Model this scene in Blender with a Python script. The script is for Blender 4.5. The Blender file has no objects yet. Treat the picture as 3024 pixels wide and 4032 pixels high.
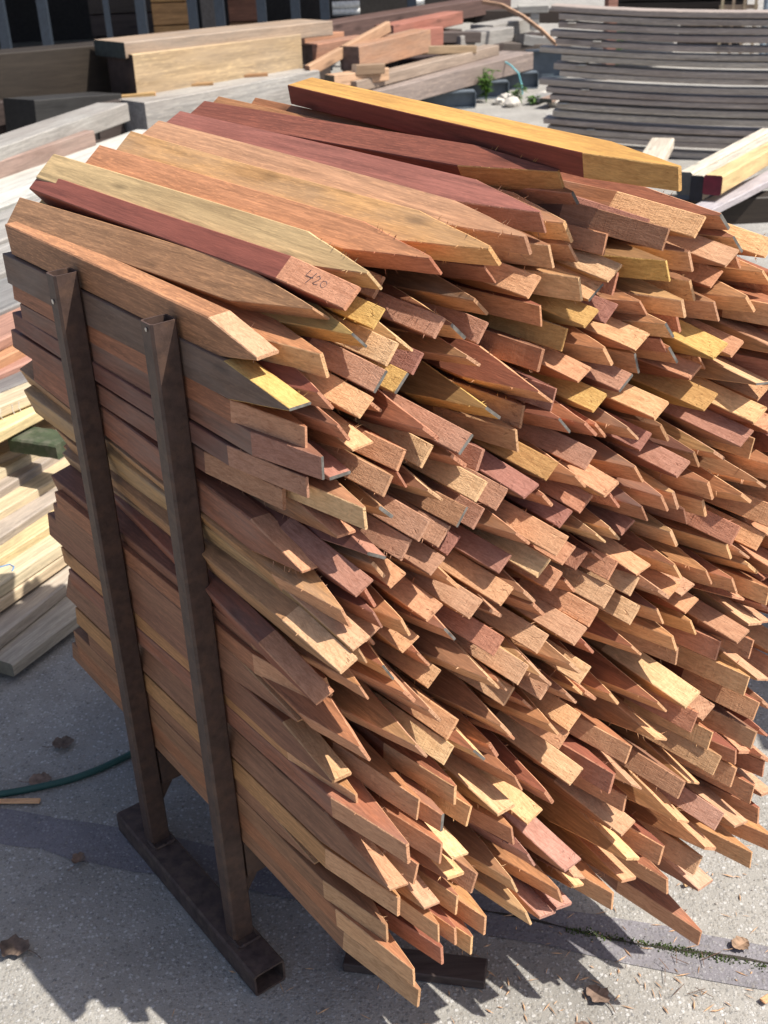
import bpy, bmesh, math, random
from mathutils import Vector, Matrix
R = math.radians
sc = bpy.context.scene
C = sc.collection
rnd = random.Random(11)
# yard axes: D runs along the stakes towards the tips, N runs across the rack, both horizontal
D = Vector((0.59025, -0.80722, 0)); N = Vector((0.80722, 0.59025, 0)); UP = Vector((0, 0, 1))
def W(u, s, h): return N * u + D * s + UP * h

# ------------------------------------------------------------------ materials
MATS = {}
class NT:
    def __init__(s, name):
        s.m = bpy.data.materials.new(name); s.m.use_nodes = True
        s.t = s.m.node_tree; s.n = s.t.nodes; s.n.clear()
        s.out = s.n.new('ShaderNodeOutputMaterial'); s.b = s.n.new('ShaderNodeBsdfPrincipled')
        s.t.links.new(s.b.outputs[0], s.out.inputs[0])
    def link(s, a, b): s.t.links.new(a, b)
    def add(s, t, **kw):
        n = s.n.new(t)
        for k, v in kw.items(): setattr(n, k, v)
        return n
    def val(s, sock, v):
        if hasattr(v, 'is_output') or isinstance(v, bpy.types.NodeSocket): s.link(v, sock)
        else: sock.default_value = (*v, 1.0) if (isinstance(v, tuple) and len(v) == 3 and sock.type == 'RGBA') else v
    def math(s, op, a, b=0.0, clamp=False):
        n = s.add('ShaderNodeMath', operation=op, use_clamp=clamp); s.val(n.inputs[0], a); s.val(n.inputs[1], b); return n.outputs[0]
    def mix(s, f, a, b, mode='MIX'):
        n = s.add('ShaderNodeMix', data_type='RGBA', blend_type=mode); s.val(n.inputs[0], f); s.val(n.inputs[6], a); s.val(n.inputs[7], b); return n.outputs[2]
    def ramp(s, f, stops, interp='LINEAR'):
        n = s.add('ShaderNodeValToRGB'); n.color_ramp.interpolation = interp
        e = n.color_ramp.elements
        while len(e) < len(stops): e.new(.5)
        for k, (p, c) in enumerate(stops):
            e[k].position = p; e[k].color = (c, c, c, 1) if isinstance(c, (int, float)) else (*c[:3], 1)
        s.link(f, n.inputs[0]); return n.outputs[0]
    def noise(s, vec, scale, detail=4, rough=.55, dist=0):
        n = s.add('ShaderNodeTexNoise'); s.link(vec, n.inputs['Vector'])
        n.inputs['Scale'].default_value = scale; n.inputs['Detail'].default_value = detail; n.inputs['Roughness'].default_value = rough; n.inputs['Distortion'].default_value = dist
        return n.outputs['Fac']
    def scale(s, vec, v):
        n = s.add('ShaderNodeVectorMath', operation='MULTIPLY'); s.link(vec, n.inputs[0]); n.inputs[1].default_value = v; return n.outputs[0]
    def coords(s, randomise=True):
        tc = s.add('ShaderNodeTexCoord'); v = tc.outputs['Object']
        s.rand = s.add('ShaderNodeObjectInfo').outputs['Random']
        if randomise:
            k = s.add('ShaderNodeCombineXYZ'); 
            s.link(s.math('MULTIPLY', s.rand, 37.0), k.inputs[0]); s.link(s.math('MULTIPLY', s.rand, 91.0), k.inputs[1]); s.link(s.math('MULTIPLY', s.rand, 53.0), k.inputs[2])
            n = s.add('ShaderNodeVectorMath', operation='ADD'); s.link(v, n.inputs[0]); s.link(k.outputs[0], n.inputs[1]); return n.outputs[0], v
        return v, v
    def bump(s, h, strength, dist):
        n = s.add('ShaderNodeBump'); n.inputs['Strength'].default_value = strength; n.inputs['Distance'].default_value = dist
        s.link(h, n.inputs['Height']); s.link(n.outputs[0], s.b.inputs['Normal'])

def dk(c, k): return tuple(x * k for x in c)
def wood(name, base, fig=.5, grey=.0, val=.22, grain=1.0, rough=.62, size=1.0):
    """planed or sawn board: grain runs along local X"""
    key = ('w', name)
    if key in MATS: return MATS[key]
    t = NT('wood_' + name); p, raw = t.coords()
    q = 1.0 / size
    band = t.noise(t.scale(p, (2.6 * q, 46 * q, 46 * q)), 1, 6, .68, 1.6)
    streak = t.noise(t.scale(p, (12 * q, 240 * q, 240 * q)), 1, 4, .65)
    fleck = t.noise(t.scale(p, (55 * q, 420 * q, 420 * q)), 1, 2, .5, .6)
    big = t.noise(t.scale(p, (4 * q, 9 * q, 9 * q)), 1, 3, .5)
    c = t.ramp(band, [(.3, dk(base, .58)), (.5, base), (.7, dk(base, 1.3))])
    c = t.mix(t.math('MULTIPLY', t.ramp(streak, [(.35, 0), (.62, 1)]), .62 * fig + .14), c, dk(base, .42))
    c = t.mix(t.math('MULTIPLY', t.ramp(fleck, [(.52, 0), (.68, 1)]), .55 * fig), c, (min(1, base[0] * 1.75), min(1, base[1] * 1.7), min(1, base[2] * 1.55)))
    kn = t.add('ShaderNodeTexVoronoi'); t.link(t.scale(p, (5 * q, 17 * q, 17 * q)), kn.inputs['Vector']); kn.inputs['Scale'].default_value = 1.0
    c = t.mix(t.math('MULTIPLY', t.ramp(kn.outputs['Distance'], [(.04, 1), (.16, 0)]), .7), c, dk(base, .3))
    c = t.mix(t.math('MULTIPLY', t.ramp(big, [(.48, 0), (.75, 1)]), .5), c, dk((base[0], base[1] * .9, base[2] * .85), .6))
    if grey > 0:
        g = t.noise(t.scale(p, (5 * q, 24 * q, 24 * q)), 1, 4, .6)
        c = t.mix(t.math('MULTIPLY', t.ramp(g, [(.42, 0), (.7, 1)]), grey), c, (.27, .225, .19))
    h = t.add('ShaderNodeHueSaturation'); t.link(c, h.inputs['Color'])
    t.link(t.math('ADD', t.math('MULTIPLY', t.rand, .03), .485), h.inputs['Hue'])
    t.link(t.math('ADD', t.math('MULTIPLY', t.rand, val * 2), 1 - val), h.inputs['Value'])
    t.link(h.outputs[0], t.b.inputs['Base Color'])
    t.b.inputs['Roughness'].default_value = rough; t.b.inputs['Specular IOR Level'].default_value = .3
    t.bump(t.math('ADD', t.math('MULTIPLY', streak, .7), t.math('MULTIPLY', fleck, .5)), .35 * grain, .0016)
    MATS[key] = t.m; return t.m
def sawn(name, base):
    """freshly sawn slanting face of a point: furry ripple and torn dark bits near the tip (local x = 0)"""
    key = ('s', name)
    if key in MATS: return MATS[key]
    t = NT('sawn_' + name); p, raw = t.coords()
    rip = t.noise(t.scale(p, (48, 300, 300)), 1, 4, .62, 1.2)
    furr = t.noise(t.scale(p, (160, 420, 420)), 1, 3, .6)
    band = t.noise(t.scale(p, (9, 85, 85)), 1, 5, .65, 2.2)
    saw = t.noise(t.scale(p, (520, 22, 22)), 1, 2, .5)
    c = t.ramp(rip, [(.3, dk(base, .8)), (.5, base), (.7, dk(base, 1.13))])
    c = t.mix(t.math('MULTIPLY', t.ramp(band, [(.42, 0), (.68, 1)]), .6), c, dk((base[0], base[1] * .84, base[2] * .74), .58))
    sx = t.add('ShaderNodeSeparateXYZ'); t.link(raw, sx.inputs[0])
    near = t.math('ADD', t.math('MULTIPLY', sx.outputs[0], 26), 1.0, True)          # 1 at the tip, 0 some 40 mm back
    torn = t.noise(t.scale(p, (34, 60, 85)), 1, 3, .6, 2.5)
    tm = t.math('MULTIPLY', t.ramp(torn, [(.62, 0), (.69, 1)]), near)
    c = t.mix(t.math('MULTIPLY', tm, .6), c, dk((base[0], base[1] * .62, base[2] * .5), .38))
    h = t.add('ShaderNodeHueSaturation'); t.link(c, h.inputs['Color'])
    t.link(t.math('ADD', t.math('MULTIPLY', t.rand, .024), .488), h.inputs['Hue'])
    t.link(t.math('ADD', t.math('MULTIPLY', t.rand, .3), .82), h.inputs['Value'])
    t.link(h.outputs[0], t.b.inputs['Base Color'])
    t.b.inputs['Roughness'].default_value = .85; t.b.inputs['Specular IOR Level'].default_value = .15
    t.bump(t.math('ADD', t.math('MULTIPLY', rip, .8), t.math('SUBTRACT', t.math('ADD', t.math('MULTIPLY', furr, .5), t.math('MULTIPLY', saw, .7)), t.math('MULTIPLY', tm, 1.5))), .6, .002)
    MATS[key] = t.m; return t.m
def plain(name, col, rough=.6, metal=0.0, mott=.25, scale=30, bump=.15, spec=.4, col2=None):
    key = ('p', name)
    if key in MATS: return MATS[key]
    t = NT(name); p, raw = t.coords()
    a = t.noise(p, scale, 5, .6); b = t.noise(p, scale * 6, 3, .6)
    c = t.ramp(a, [(.3, dk(col, 1 - mott)), (.7, dk(col, 1 + mott))])
    if col2: c = t.mix(t.ramp(t.noise(p, scale * .6, 6, .65), [(.48, 0), (.66, 1)]), c, col2)
    t.link(c, t.b.inputs['Base Color']); t.b.inputs['Roughness'].default_value = rough; t.b.inputs['Metallic'].default_value = metal
    t.b.inputs['Specular IOR Level'].default_value = spec
    if bump: t.bump(b, bump, .003)
    MATS[key] = t.m; return t.m
def concrete(name, tone, warm, peb=1.0):
    t = NT(name); tc = t.add('ShaderNodeTexCoord'); p = tc.outputs['Object']
    def vor(s):
        v = t.add('ShaderNodeTexVoronoi'); v.inputs['Scale'].default_value = s; t.link(p, v.inputs['Vector']); return v
    v1, v2 = vor(135), vor(240)
    g1 = t.add('ShaderNodeSeparateColor'); t.link(v1.outputs['Color'], g1.inputs[0])
    g2 = t.add('ShaderNodeSeparateColor'); t.link(v2.outputs['Color'], g2.inputs[0])
    big = t.noise(p, 2.6, 7, .68); med = t.noise(p, 16, 6, .7); fine = t.noise(p, 330, 3, .6)
    base = t.mix(t.ramp(big, [(.36, 0), (.62, 1)]), dk(warm, tone * .72), dk(warm, tone * 1.14))
    base = t.mix(t.math('MULTIPLY', t.ramp(med, [(.4, 0), (.65, 1)]), .45), base, dk(warm, tone * .68))
    stone = t.ramp(g1.outputs[0], [(0, dk((.75, .8, .9), tone * .3)), (.3, dk((1, .9, .75), tone * .75)), (.7, dk((1, .97, .9), tone * 1.25)), (1, dk((1, 1, 1), tone * 2.1))])
    in1 = t.math('MULTIPLY', t.ramp(v1.outputs['Distance'], [(.32, 1), (.6, 0)]), t.ramp(g1.outputs[1], [(.3, 0), (.34, 1)]))
    c = t.mix(t.math('MULTIPLY', in1, .85 * peb), base, stone)
    in2 = t.math('MULTIPLY', t.ramp(v2.outputs['Distance'], [(.25, 1), (.5, 0)]), t.ramp(g2.outputs[1], [(.55, 0), (.58, 1)]))
    c = t.mix(t.math('MULTIPLY', in2, .8 * peb), c, t.ramp(g2.outputs[0], [(0, tone * .3), (.5, tone * .8), (1, tone * 2.0)]))
    c = t.mix(t.math('MULTIPLY', t.ramp(fine, [(.35, 1), (.55, 0)]), .4), c, dk(warm, tone * .55))
    t.link(c, t.b.inputs['Base Color']); t.b.inputs['Roughness'].default_value = .88; t.b.inputs['Specular IOR Level'].default_value = .25
    t.bump(t.math('ADD', t.math('ADD', t.math('MULTIPLY', in1, .7), t.math('MULTIPLY', in2, .5)), t.math('MULTIPLY', fine, .6)), .6 * peb + .1, .004)
    return t.m

# ------------------------------------------------------------------ mesh helpers
def link(name, bm, mats, parent=None, smooth=False):
    me = bpy.data.meshes.new(name); bm.to_mesh(me); bm.free()
    for m in (mats if isinstance(mats, (list, tuple)) else [mats]): me.materials.append(m)
    if smooth:
        for f in me.polygons: f.use_smooth = True
    o = bpy.data.objects.new(name, me); C.objects.link(o)
    if parent: o.parent = parent
    return o
def tag(o, label, cat, group=None, kind=None):
    if label: o['label'] = label
    if cat: o['category'] = cat
    if group: o['group'] = group
    if kind: o['kind'] = kind
    return o
def empty(name, loc, rz=0.0):
    o = bpy.data.objects.new(name, None); C.objects.link(o); o.location = loc; o.rotation_euler = (0, 0, rz); o.empty_display_size = .05; return o
def quadring(bm, a, b, mi=0):
    n = len(a); fs = []
    for k in range(n):
        f = bm.faces.new((a[k], a[(k + 1) % n], b[(k + 1) % n], b[k])); f.material_index = mi; fs.append(f)
    return fs
def add_box(bm, c, s, mi=0, M=None, bev=0.0):
    g = bmesh.ops.create_cube(bm, size=1.0); vs = g['verts']
    for v in vs:
        v.co = Vector((v.co.x * s[0], v.co.y * s[1], v.co.z * s[2]))
    if bev:
        es = list({e for v in vs for e in v.link_edges}); r = bmesh.ops.bevel(bm, geom=es, offset=bev, segments=1, affect='EDGES', profile=.5)
        vs = list({v for f in r['faces'] for v in f.verts} | {v for v in vs if v.is_valid})
    for v in vs:
        v.co = v.co + Vector(c)
        if M: v.co = M @ v.co
    for f in {f for v in vs for f in v.link_faces}: f.material_index = mi
    return vs
def add_tube(bm, pts, rad, seg=8, mi=0, cap=True):
    rings = []
    for k, p in enumerate(pts):
        p = Vector(p); a = Vector(pts[max(0, k - 1)]); b = Vector(pts[min(len(pts) - 1, k + 1)]); d = (b - a).normalized()
        x = d.orthogonal().normalized() if k == 0 else (px - d * px.dot(d)).normalized()
        px = x; y = d.cross(x); r = rad[k] if isinstance(rad, (list, tuple)) else rad
        rings.append([bm.verts.new(p + (x * math.cos(2 * math.pi * j / seg) + y * math.sin(2 * math.pi * j / seg)) * r) for j in range(seg)])
    for a, b in zip(rings, rings[1:]): quadring(bm, a, b, mi)
    if cap:
        bm.faces.new(rings[0][::-1]).material_index = mi; bm.faces.new(rings[-1]).material_index = mi
def hollow(bm, p, x, y, z, wx, wy, L, t=.003, mi=0):
    """rectangular steel tube from p along z (length L), outer size wx by wy along x and y, open ends"""
    def ring(a, b, h, r=.004):
        out = []
        for sx, sy in ((1, 1), (-1, 1), (-1, -1), (1, -1)):
            c = [(sx * a, sy * (b - r)), (sx * (a - r), sy * b)]
            if sx * sy < 0: c = c[::-1]
            out += [bm.verts.new(p + x * q[0] + y * q[1] + z * h) for q in c]
        return out
    o0, o1 = ring(wx / 2, wy / 2, 0), ring(wx / 2, wy / 2, L)
    i0, i1 = ring(wx / 2 - t, wy / 2 - t, 0, .003), ring(wx / 2 - t, wy / 2 - t, L, .003)
    quadring(bm, o0, o1, mi); quadring(bm, i1, i0, mi); quadring(bm, o1, i1, mi); quadring(bm, i0, o0, mi)

STAKES = """
0.7385,1.2280,-1.2470,0.7385,1.2280,-176.9,0.0371,0.833,0.0556|o|first|orange-brown stake lying against both post tops at the front of the top layer
0.8076,1.2710,-1.2220,0.7890,1.2652,141.1,0.0398,0.888,0.0526|o|second|brown stake turned on its edge, second from the posts in the top layer
0.8838,1.3061,-1.2040,0.8597,1.3141,130.2,0.0419,0.896,0.0558|t|pale|pale straw-coloured stake in the top layer, right beside the dark red pencilled one
0.9486,1.3179,-1.1620,0.9209,1.3291,128.7,0.0384,0.878,0.0496|r|wide|red-orange stake in the top layer, right next to the pale straw-coloured one
1.0072,1.3290,-1.1130,0.9666,1.3474,129.1,0.0412,0.882,0.0533|o|orange|bright orange stake in the top layer, right of the red-orange one
1.0669,1.3322,-1.1140,1.0224,1.3573,116.6,0.0313,0.886,0.0516|b|brown|brown stake in the top layer, between the bright orange and the purplish one
1.1358,1.3450,-1.1540,1.0898,1.3633,115.3,0.0398,0.876,0.0546|p|purple|purplish red stake in the top layer, left of the dark figured one
1.2148,1.3771,-1.2030,1.1760,1.3799,117.8,0.0429,0.877,0.0502|d|dark|dark red-brown stake in the top layer, just below the yellow-topped one
1.2218,1.4101,-0.9980,1.2556,1.4203,98.4,0.0344,0.947,0.0551|y|yellow|dark red stake with a bright yellow top face, lying highest on the pile
0.8360,1.2939,-1.1910,0.8255,1.2950,40.8,0.0291,0.909,0.0528|r|420|smooth dark red stake in the top layer with 420 pencilled on its point
0.9360,1.2690,-1.2668,0.9349,1.2766,51.8,0.0356,0.864,0.0553|t||*
0.8734,1.2587,-1.1839,0.8734,1.2587,47.6,0.0311,0.940,0.0523|y||yellow stake, sawn face tilted up, below right of the pencilled dark red stake
0.8300,1.2477,-1.1691,0.8254,1.2485,133.8,0.0347,0.973,0.0520|y|G|grey-ended yellow stake, knife-like tip, below the pencilled dark red stake
0.8637,1.2237,-1.1501,0.8610,1.2229,50.6,0.0362,0.952,0.0545|t||tan stake, sawn face tilted up, below right of the pencilled dark red stake
0.9045,1.2244,-1.1712,0.9077,1.2277,137.9,0.0418,0.960,0.0559|t||tan stake, knife-like tip, below right of the pencilled dark red stake
0.8381,1.1958,-1.1445,0.8385,1.1981,48.5,0.0347,1.066,0.0516|p|G|grey-ended purple-brown stake, sawn face tilted up, above the flattened orange face
0.8837,1.1760,-1.1553,0.8854,1.1760,45.0,0.0339,0.924,0.0558|y|G|grey-ended yellow stake, sawn face tilted up, above right of the flattened orange face
0.9253,1.1875,-1.1717,0.9270,1.1849,52.1,0.0342,0.955,0.0555|p||purple-brown stake, sawn face tilted up, above left of the large olive point
0.7792,1.2208,-1.1808,0.7805,1.2217,103.0,0.0400,0.957,0.0502|o||orange-brown stake, tip edge upright, above right of the yellow left-face point
0.8138,1.1665,-1.1434,0.8195,1.1698,42.6,0.0340,0.964,0.0533|o||orange-brown stake, sawn face tilted up, above the flattened orange face
0.7725,1.1799,-1.1702,0.7744,1.1816,126.3,0.0422,0.938,0.0539|r||red-brown stake, knife-like tip, right of the yellow left-face point
0.7343,1.1792,-1.1720,0.7340,1.1745,0.0,0.0350,0.941,0.0556|y|GLK|left-face stake with a bright yellow sawn point, just under the front top stake
0.9562,1.2324,-1.1635,0.9552,1.2317,49.9,0.0248,0.977,0.0537|p||purple-brown stake, sawn face tilted up, below the red-orange top stake
0.8486,1.1450,-1.1748,0.8518,1.1416,135.0,0.0226,0.934,0.0499|o|G|*
1.2287,1.3507,-1.1844,1.2212,1.3599,125.1,0.0452,0.977,0.0525|r|G|grey-ended red-brown stake, knife-like tip, below right of the dark top stake
1.0713,1.2764,-1.1914,1.0698,1.2811,128.7,0.0384,0.880,0.0525|r||red-brown stake, knife-like tip, below the bright orange top stake
1.1392,1.2976,-1.1423,1.1300,1.2994,107.1,0.0408,1.011,0.0525|t||tan stake, knife-like tip, below right of the brown top stake
1.1746,1.3229,-1.1474,1.1719,1.3313,119.6,0.0425,0.974,0.0557|o||orange-brown stake, knife-like tip, below right of the purplish top stake
1.1825,1.2919,-1.1444,1.1761,1.2950,124.1,0.0374,0.970,0.0514|t||tan stake, knife-like tip, below right of the purplish top stake
1.1119,1.2582,-1.1474,1.1023,1.2543,45.0,0.0396,0.961,0.0506|o||orange-brown stake, sawn face tilted up, below the brown top stake
1.2137,1.2687,-1.0940,1.2175,1.2769,33.7,0.0361,1.028,0.0527|t||large tan sawn face below the dark top stake
1.1547,1.2542,-1.1045,1.1490,1.2510,101.3,0.0408,0.996,0.0535|t||tan stake, tip edge upright, below left of the large tan upper face
1.1928,1.2438,-1.1087,1.1924,1.2548,33.7,0.0361,1.115,0.0556|o|G|grey-ended orange-brown stake, sawn face tilted up, below left of the large tan upper face
1.1251,1.2156,-1.1445,1.1223,1.2156,96.9,0.0332,0.978,0.0531|r||red-brown stake, tip edge upright, below the brown top stake
1.0311,1.2480,-1.1633,1.0304,1.2482,133.0,0.0410,0.960,0.0509|d||dark brown stake, knife-like tip, below the bright orange top stake
1.1757,1.2102,-1.0985,1.1714,1.2078,33.7,0.0361,1.033,0.0555|y||yellow stake, sawn face tilted up, below left of the large tan upper face
0.9929,1.2149,-1.1717,0.9941,1.2118,134.0,0.0403,0.901,0.0524|o|G|grey-ended orange-brown stake, knife-like tip, below the red-orange top stake
1.0372,1.2051,-1.1710,1.0407,1.2037,53.1,0.0350,0.977,0.0537|p||purple-brown stake, sawn face tilted up, below the bright orange top stake
1.1470,1.1809,-1.1179,1.1438,1.1806,70.0,0.0351,1.003,0.0523|y||yellow stake, tip edge upright, above the tilted reddish stake
1.2133,1.2099,-1.0967,1.2092,1.2105,40.6,0.0369,1.083,0.0505|p||purple-brown stake, sawn face tilted up, below the large tan upper face
1.2668,1.2957,-1.1669,1.2631,1.2942,42.0,0.0269,0.944,0.0538|p||*
1.3374,1.3151,-1.0496,1.3386,1.3160,50.6,0.0362,1.118,0.0544|o||orange-brown stake, sawn face tilted up, above left of the light tan upper right face
1.2935,1.3116,-1.1175,1.2971,1.3082,49.6,0.0355,1.049,0.0503|p||purple-brown sawn face just below the yellow-topped stake
1.2422,1.3212,-1.0316,1.2552,1.3354,69.2,0.0310,1.016,0.0522|d||dark brown stake, tip edge upright, below right of the purple face under the yellow-topped stake
1.3708,1.2738,-1.0191,1.3717,1.2743,32.3,0.0355,1.079,0.0515|t||light tan sawn face at the upper right, right of the yellow tips
1.3847,1.3129,-1.0491,1.3866,1.3172,132.9,0.0382,1.070,0.0502|o|G|grey-ended orange-brown stake, knife-like tip, above the light tan upper right face
1.4079,1.2844,-1.0364,1.4110,1.2889,132.2,0.0432,1.077,0.0505|o|G|grey-ended orange-brown stake, knife-like tip, above right of the light tan upper right face
1.4635,1.2668,-1.0224,1.4706,1.2719,45.0,0.0240,1.140,0.0557|o||orange-brown stake, sawn face tilted up, right of the light tan upper right face
1.2790,1.2634,-1.0576,1.2805,1.2568,108.9,0.0370,1.093,0.0552|y||yellow stake, knife-like tip, below right of the purple face under the yellow-topped stake
1.3246,1.2682,-1.0554,1.3296,1.2654,110.9,0.0364,1.051,0.0517|t||tan stake, knife-like tip, left of the light tan upper right face
1.3433,1.2226,-1.0605,1.3489,1.2232,113.6,0.0425,1.123,0.0542|b||mid-brown stake, knife-like tip, below left of the light tan upper right face
1.3854,1.2316,-1.0522,1.3925,1.2296,37.6,0.0328,1.059,0.0493|r||red-brown stake, sawn face tilted up, below left of the light tan upper right face
1.4222,1.2557,-1.0444,1.4258,1.2573,122.5,0.0261,1.127,0.0554|o|G|*
1.4471,1.2287,-1.0116,1.4509,1.2313,135.0,0.0396,1.104,0.0528|o||nearer orange-brown stake, knife-like tip, below right of the light tan upper right face
1.4114,1.2028,-1.0065,1.4141,1.1942,131.1,0.0411,1.146,0.0547|o||farther orange-brown stake, knife-like tip, below right of the light tan upper right face
1.3651,1.1926,-1.0321,1.3678,1.1945,115.9,0.0411,1.034,0.0509|t||tan stake, knife-like tip, below the light tan upper right face
1.3016,1.2080,-1.0421,1.3014,1.2157,110.6,0.0256,1.046,0.0516|t||tan stake, knife-like tip, below left of the light tan upper right face
1.2424,1.2419,-1.1152,1.2365,1.2382,71.6,0.0348,1.019,0.0514|r||*
1.2556,1.2086,-1.0743,1.2540,1.2049,126.6,0.0436,1.102,0.0558|o||orange-brown stake, knife-like tip, below right of the large tan upper face
1.3191,1.1797,-1.0600,1.3199,1.1845,112.8,0.0206,1.083,0.0520|r||*
1.2327,1.1746,-1.0531,1.2275,1.1660,30.7,0.0372,1.068,0.0525|o||orange-brown stake, sawn face tilted up, below the large tan upper face
1.2674,1.1833,-1.0372,1.2696,1.1781,127.9,0.0342,1.112,0.0557|o|G|grey-ended orange-brown stake, knife-like tip, below right of the large tan upper face
1.3465,1.1453,-1.0051,1.3523,1.1506,28.6,0.0376,1.105,0.0553|y||yellow stake, sawn face tilted up, above the level yellow upper right face
1.3896,1.1362,-1.0079,1.3949,1.1389,33.7,0.0324,1.081,0.0518|o||orange-brown stake, sawn face tilted up, above right of the level yellow upper right face
1.2843,1.1544,-1.0575,1.2879,1.1487,125.3,0.0294,1.063,0.0512|r||*
1.3008,1.1349,-1.0535,1.3154,1.1303,126.0,0.0408,1.079,0.0546|r|G|grey-ended red-brown stake, knife-like tip, above left of the level yellow upper right face
1.2214,1.3016,-1.1204,1.2185,1.3160,79.2,0.0214,0.975,0.0498|r||red-brown stake, tip edge upright, above the large tan upper face
1.1882,1.1604,-1.0730,1.1841,1.1591,123.3,0.0419,1.055,0.0517|o||orange-brown stake, knife-like tip, above right of the tilted reddish stake
1.2420,1.1354,-1.0683,1.2424,1.1274,108.4,0.0379,1.025,0.0551|b|G|grey-ended mid-brown stake, knife-like tip, above left of the level yellow upper right face
1.2046,1.1210,-1.0551,1.1994,1.1162,34.6,0.0352,1.074,0.0554|p|G|grey-ended purple-brown stake, sawn face tilted up, right of the tilted reddish stake
1.3323,1.0676,-1.0004,1.3442,1.0639,33.3,0.0383,1.069,0.0506|y||yellow sawn face lying level in the upper right of the pile
1.3844,1.0508,-0.9530,1.3859,1.0478,30.1,0.0358,1.174,0.0496|o||orange-brown stake, sawn face tilted up, right of the level yellow upper right face
1.3278,1.1087,-1.0300,1.3052,1.0874,28.4,0.0273,1.121,0.0545|r||red-brown stake, sawn face tilted up, above left of the level yellow upper right face
1.3648,1.1071,-1.0509,1.3650,1.1056,126.0,0.0272,1.065,0.0534|o||*
1.4020,1.0886,-0.9651,1.4027,1.0900,-11.6,0.0449,1.173,0.0507|t|G|grey-ended tan stake, sawn face turned up, right of the level yellow upper right face
1.2447,1.0741,-1.0181,1.2443,1.0749,32.8,0.0369,1.129,0.0525|o||orange-brown stake, sawn face tilted up, left of the level yellow upper right face
1.3628,1.0184,-0.9556,1.3638,1.0183,30.7,0.0372,1.167,0.0495|p||purple-brown stake, sawn face tilted up, below right of the level yellow upper right face
1.1937,1.0553,-1.0251,1.1985,1.0610,135.0,0.0424,1.071,0.0539|t||tan stake, knife-like tip, above left of the wide purple face
1.2224,1.0325,-1.0274,1.2226,1.0263,40.0,0.0326,1.157,0.0527|p||purple-brown stake, sawn face tilted up, above left of the wide purple face
1.1571,1.0570,-1.0561,1.1536,1.0545,130.7,0.0475,1.064,0.0539|o||*
1.2516,0.9974,-0.9793,1.2588,0.9929,30.4,0.0336,1.144,0.0496|p||purple-brown stake with a wide sawn face right of the middle
1.1102,1.0375,-1.0275,1.1090,1.0461,46.2,0.0332,1.096,0.0535|p||purple-brown stake, sawn face tilted up, below right of the tilted reddish stake
1.1241,0.9990,-0.9983,1.1250,1.0007,25.0,0.0331,1.096,0.0516|o||orange-brown stake, sawn face tilted up, left of the wide purple face
1.1829,0.9996,-1.0020,1.1840,1.0008,123.7,0.0433,1.157,0.0525|r||red-brown stake, knife-like tip, left of the wide purple face
1.2622,1.0349,-1.0247,1.2661,1.0378,123.9,0.0663,1.074,0.0513|d||dark brown stake, knife-like tip, above left of the wide purple face
1.3279,0.9938,-0.9755,1.3307,0.9907,143.1,0.0350,1.150,0.0534|t||tan stake, knife-like tip, right of the wide purple face
1.2903,0.9552,-0.9570,1.2889,0.9588,115.4,0.0443,1.158,0.0530|r||red-brown stake, knife-like tip, below right of the wide purple face
1.3414,0.9343,-0.9308,1.3415,0.9375,140.4,0.0376,1.195,0.0533|o||orange-brown stake, knife-like tip, above the red-brown right edge end
1.2894,0.9982,-0.9843,1.2972,1.0063,119.5,0.0345,1.144,0.0494|d||dark brown stake, knife-like tip, above right of the wide purple face
1.3822,0.9436,-0.9351,1.3840,0.9421,143.1,0.0250,1.200,0.0506|t||tan stake, knife-like tip, above the red-brown right edge end
1.1434,0.9686,-1.0087,1.1470,0.9666,127.2,0.0364,1.097,0.0495|r||*
1.4268,0.9502,-0.9270,1.4305,0.9501,111.3,0.0440,1.127,0.0517|r||red-brown stake, knife-like tip, above the red-brown right edge end
1.4453,1.1002,-0.9529,1.4467,1.1001,108.9,0.0370,1.133,0.0524|p||purple-brown stake, knife-like tip, right of the level yellow upper right face
1.0011,1.1774,-1.1489,1.0040,1.1741,141.6,0.0306,0.944,0.0498|t||tan stake, knife-like tip, above the large olive point
1.0000,1.1174,-1.1057,0.9990,1.1181,139.1,0.0397,0.996,0.0537|y|G|large olive-yellow point with a grey end in the upper field
1.0587,1.1388,-1.0644,1.0573,1.1444,140.0,0.0483,1.068,0.0524|r||reddish stake turned on edge, its big flank right of the large olive point
1.1036,1.1613,-1.1197,1.1028,1.1622,72.1,0.0357,0.980,0.0525|d||dark brown stake, tip edge upright, above the tilted reddish stake
1.0908,1.1161,-1.0855,1.0944,1.1230,73.6,0.0354,0.970,0.0532|p||purple-brown stake, tip edge upright, below right of the tilted reddish stake
1.0427,1.1024,-1.0927,1.0442,1.1052,78.7,0.0357,1.064,0.0555|d||dark brown stake, tip edge upright, right of the large olive point
1.1507,1.1390,-1.0841,1.1471,1.1378,28.1,0.0170,1.009,0.0531|r||red-brown stake, sawn face tilted up, above right of the tilted reddish stake
1.1670,1.0943,-1.0661,1.1732,1.0950,35.0,0.0366,1.021,0.0497|y||yellow stake, sawn face tilted up, right of the tilted reddish stake
1.0973,1.0830,-1.0655,1.0892,1.0839,130.2,0.0419,1.044,0.0500|r|G|grey-ended red-brown stake, knife-like tip, below right of the tilted reddish stake
0.9264,1.1019,-1.0790,0.9266,1.1091,42.6,0.0340,1.015,0.0539|p|G|grey-ended purple-brown stake, sawn face tilted up, below left of the large olive point
1.0287,1.0720,-1.0889,1.0227,1.0734,97.5,0.0383,0.987,0.0513|b||mid-brown stake, tip edge upright, below right of the large olive point
0.9781,1.0522,-1.1051,0.9776,1.0548,65.7,0.0340,0.945,0.0543|p||purple-brown stake, tip edge upright, below the large olive point
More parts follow.
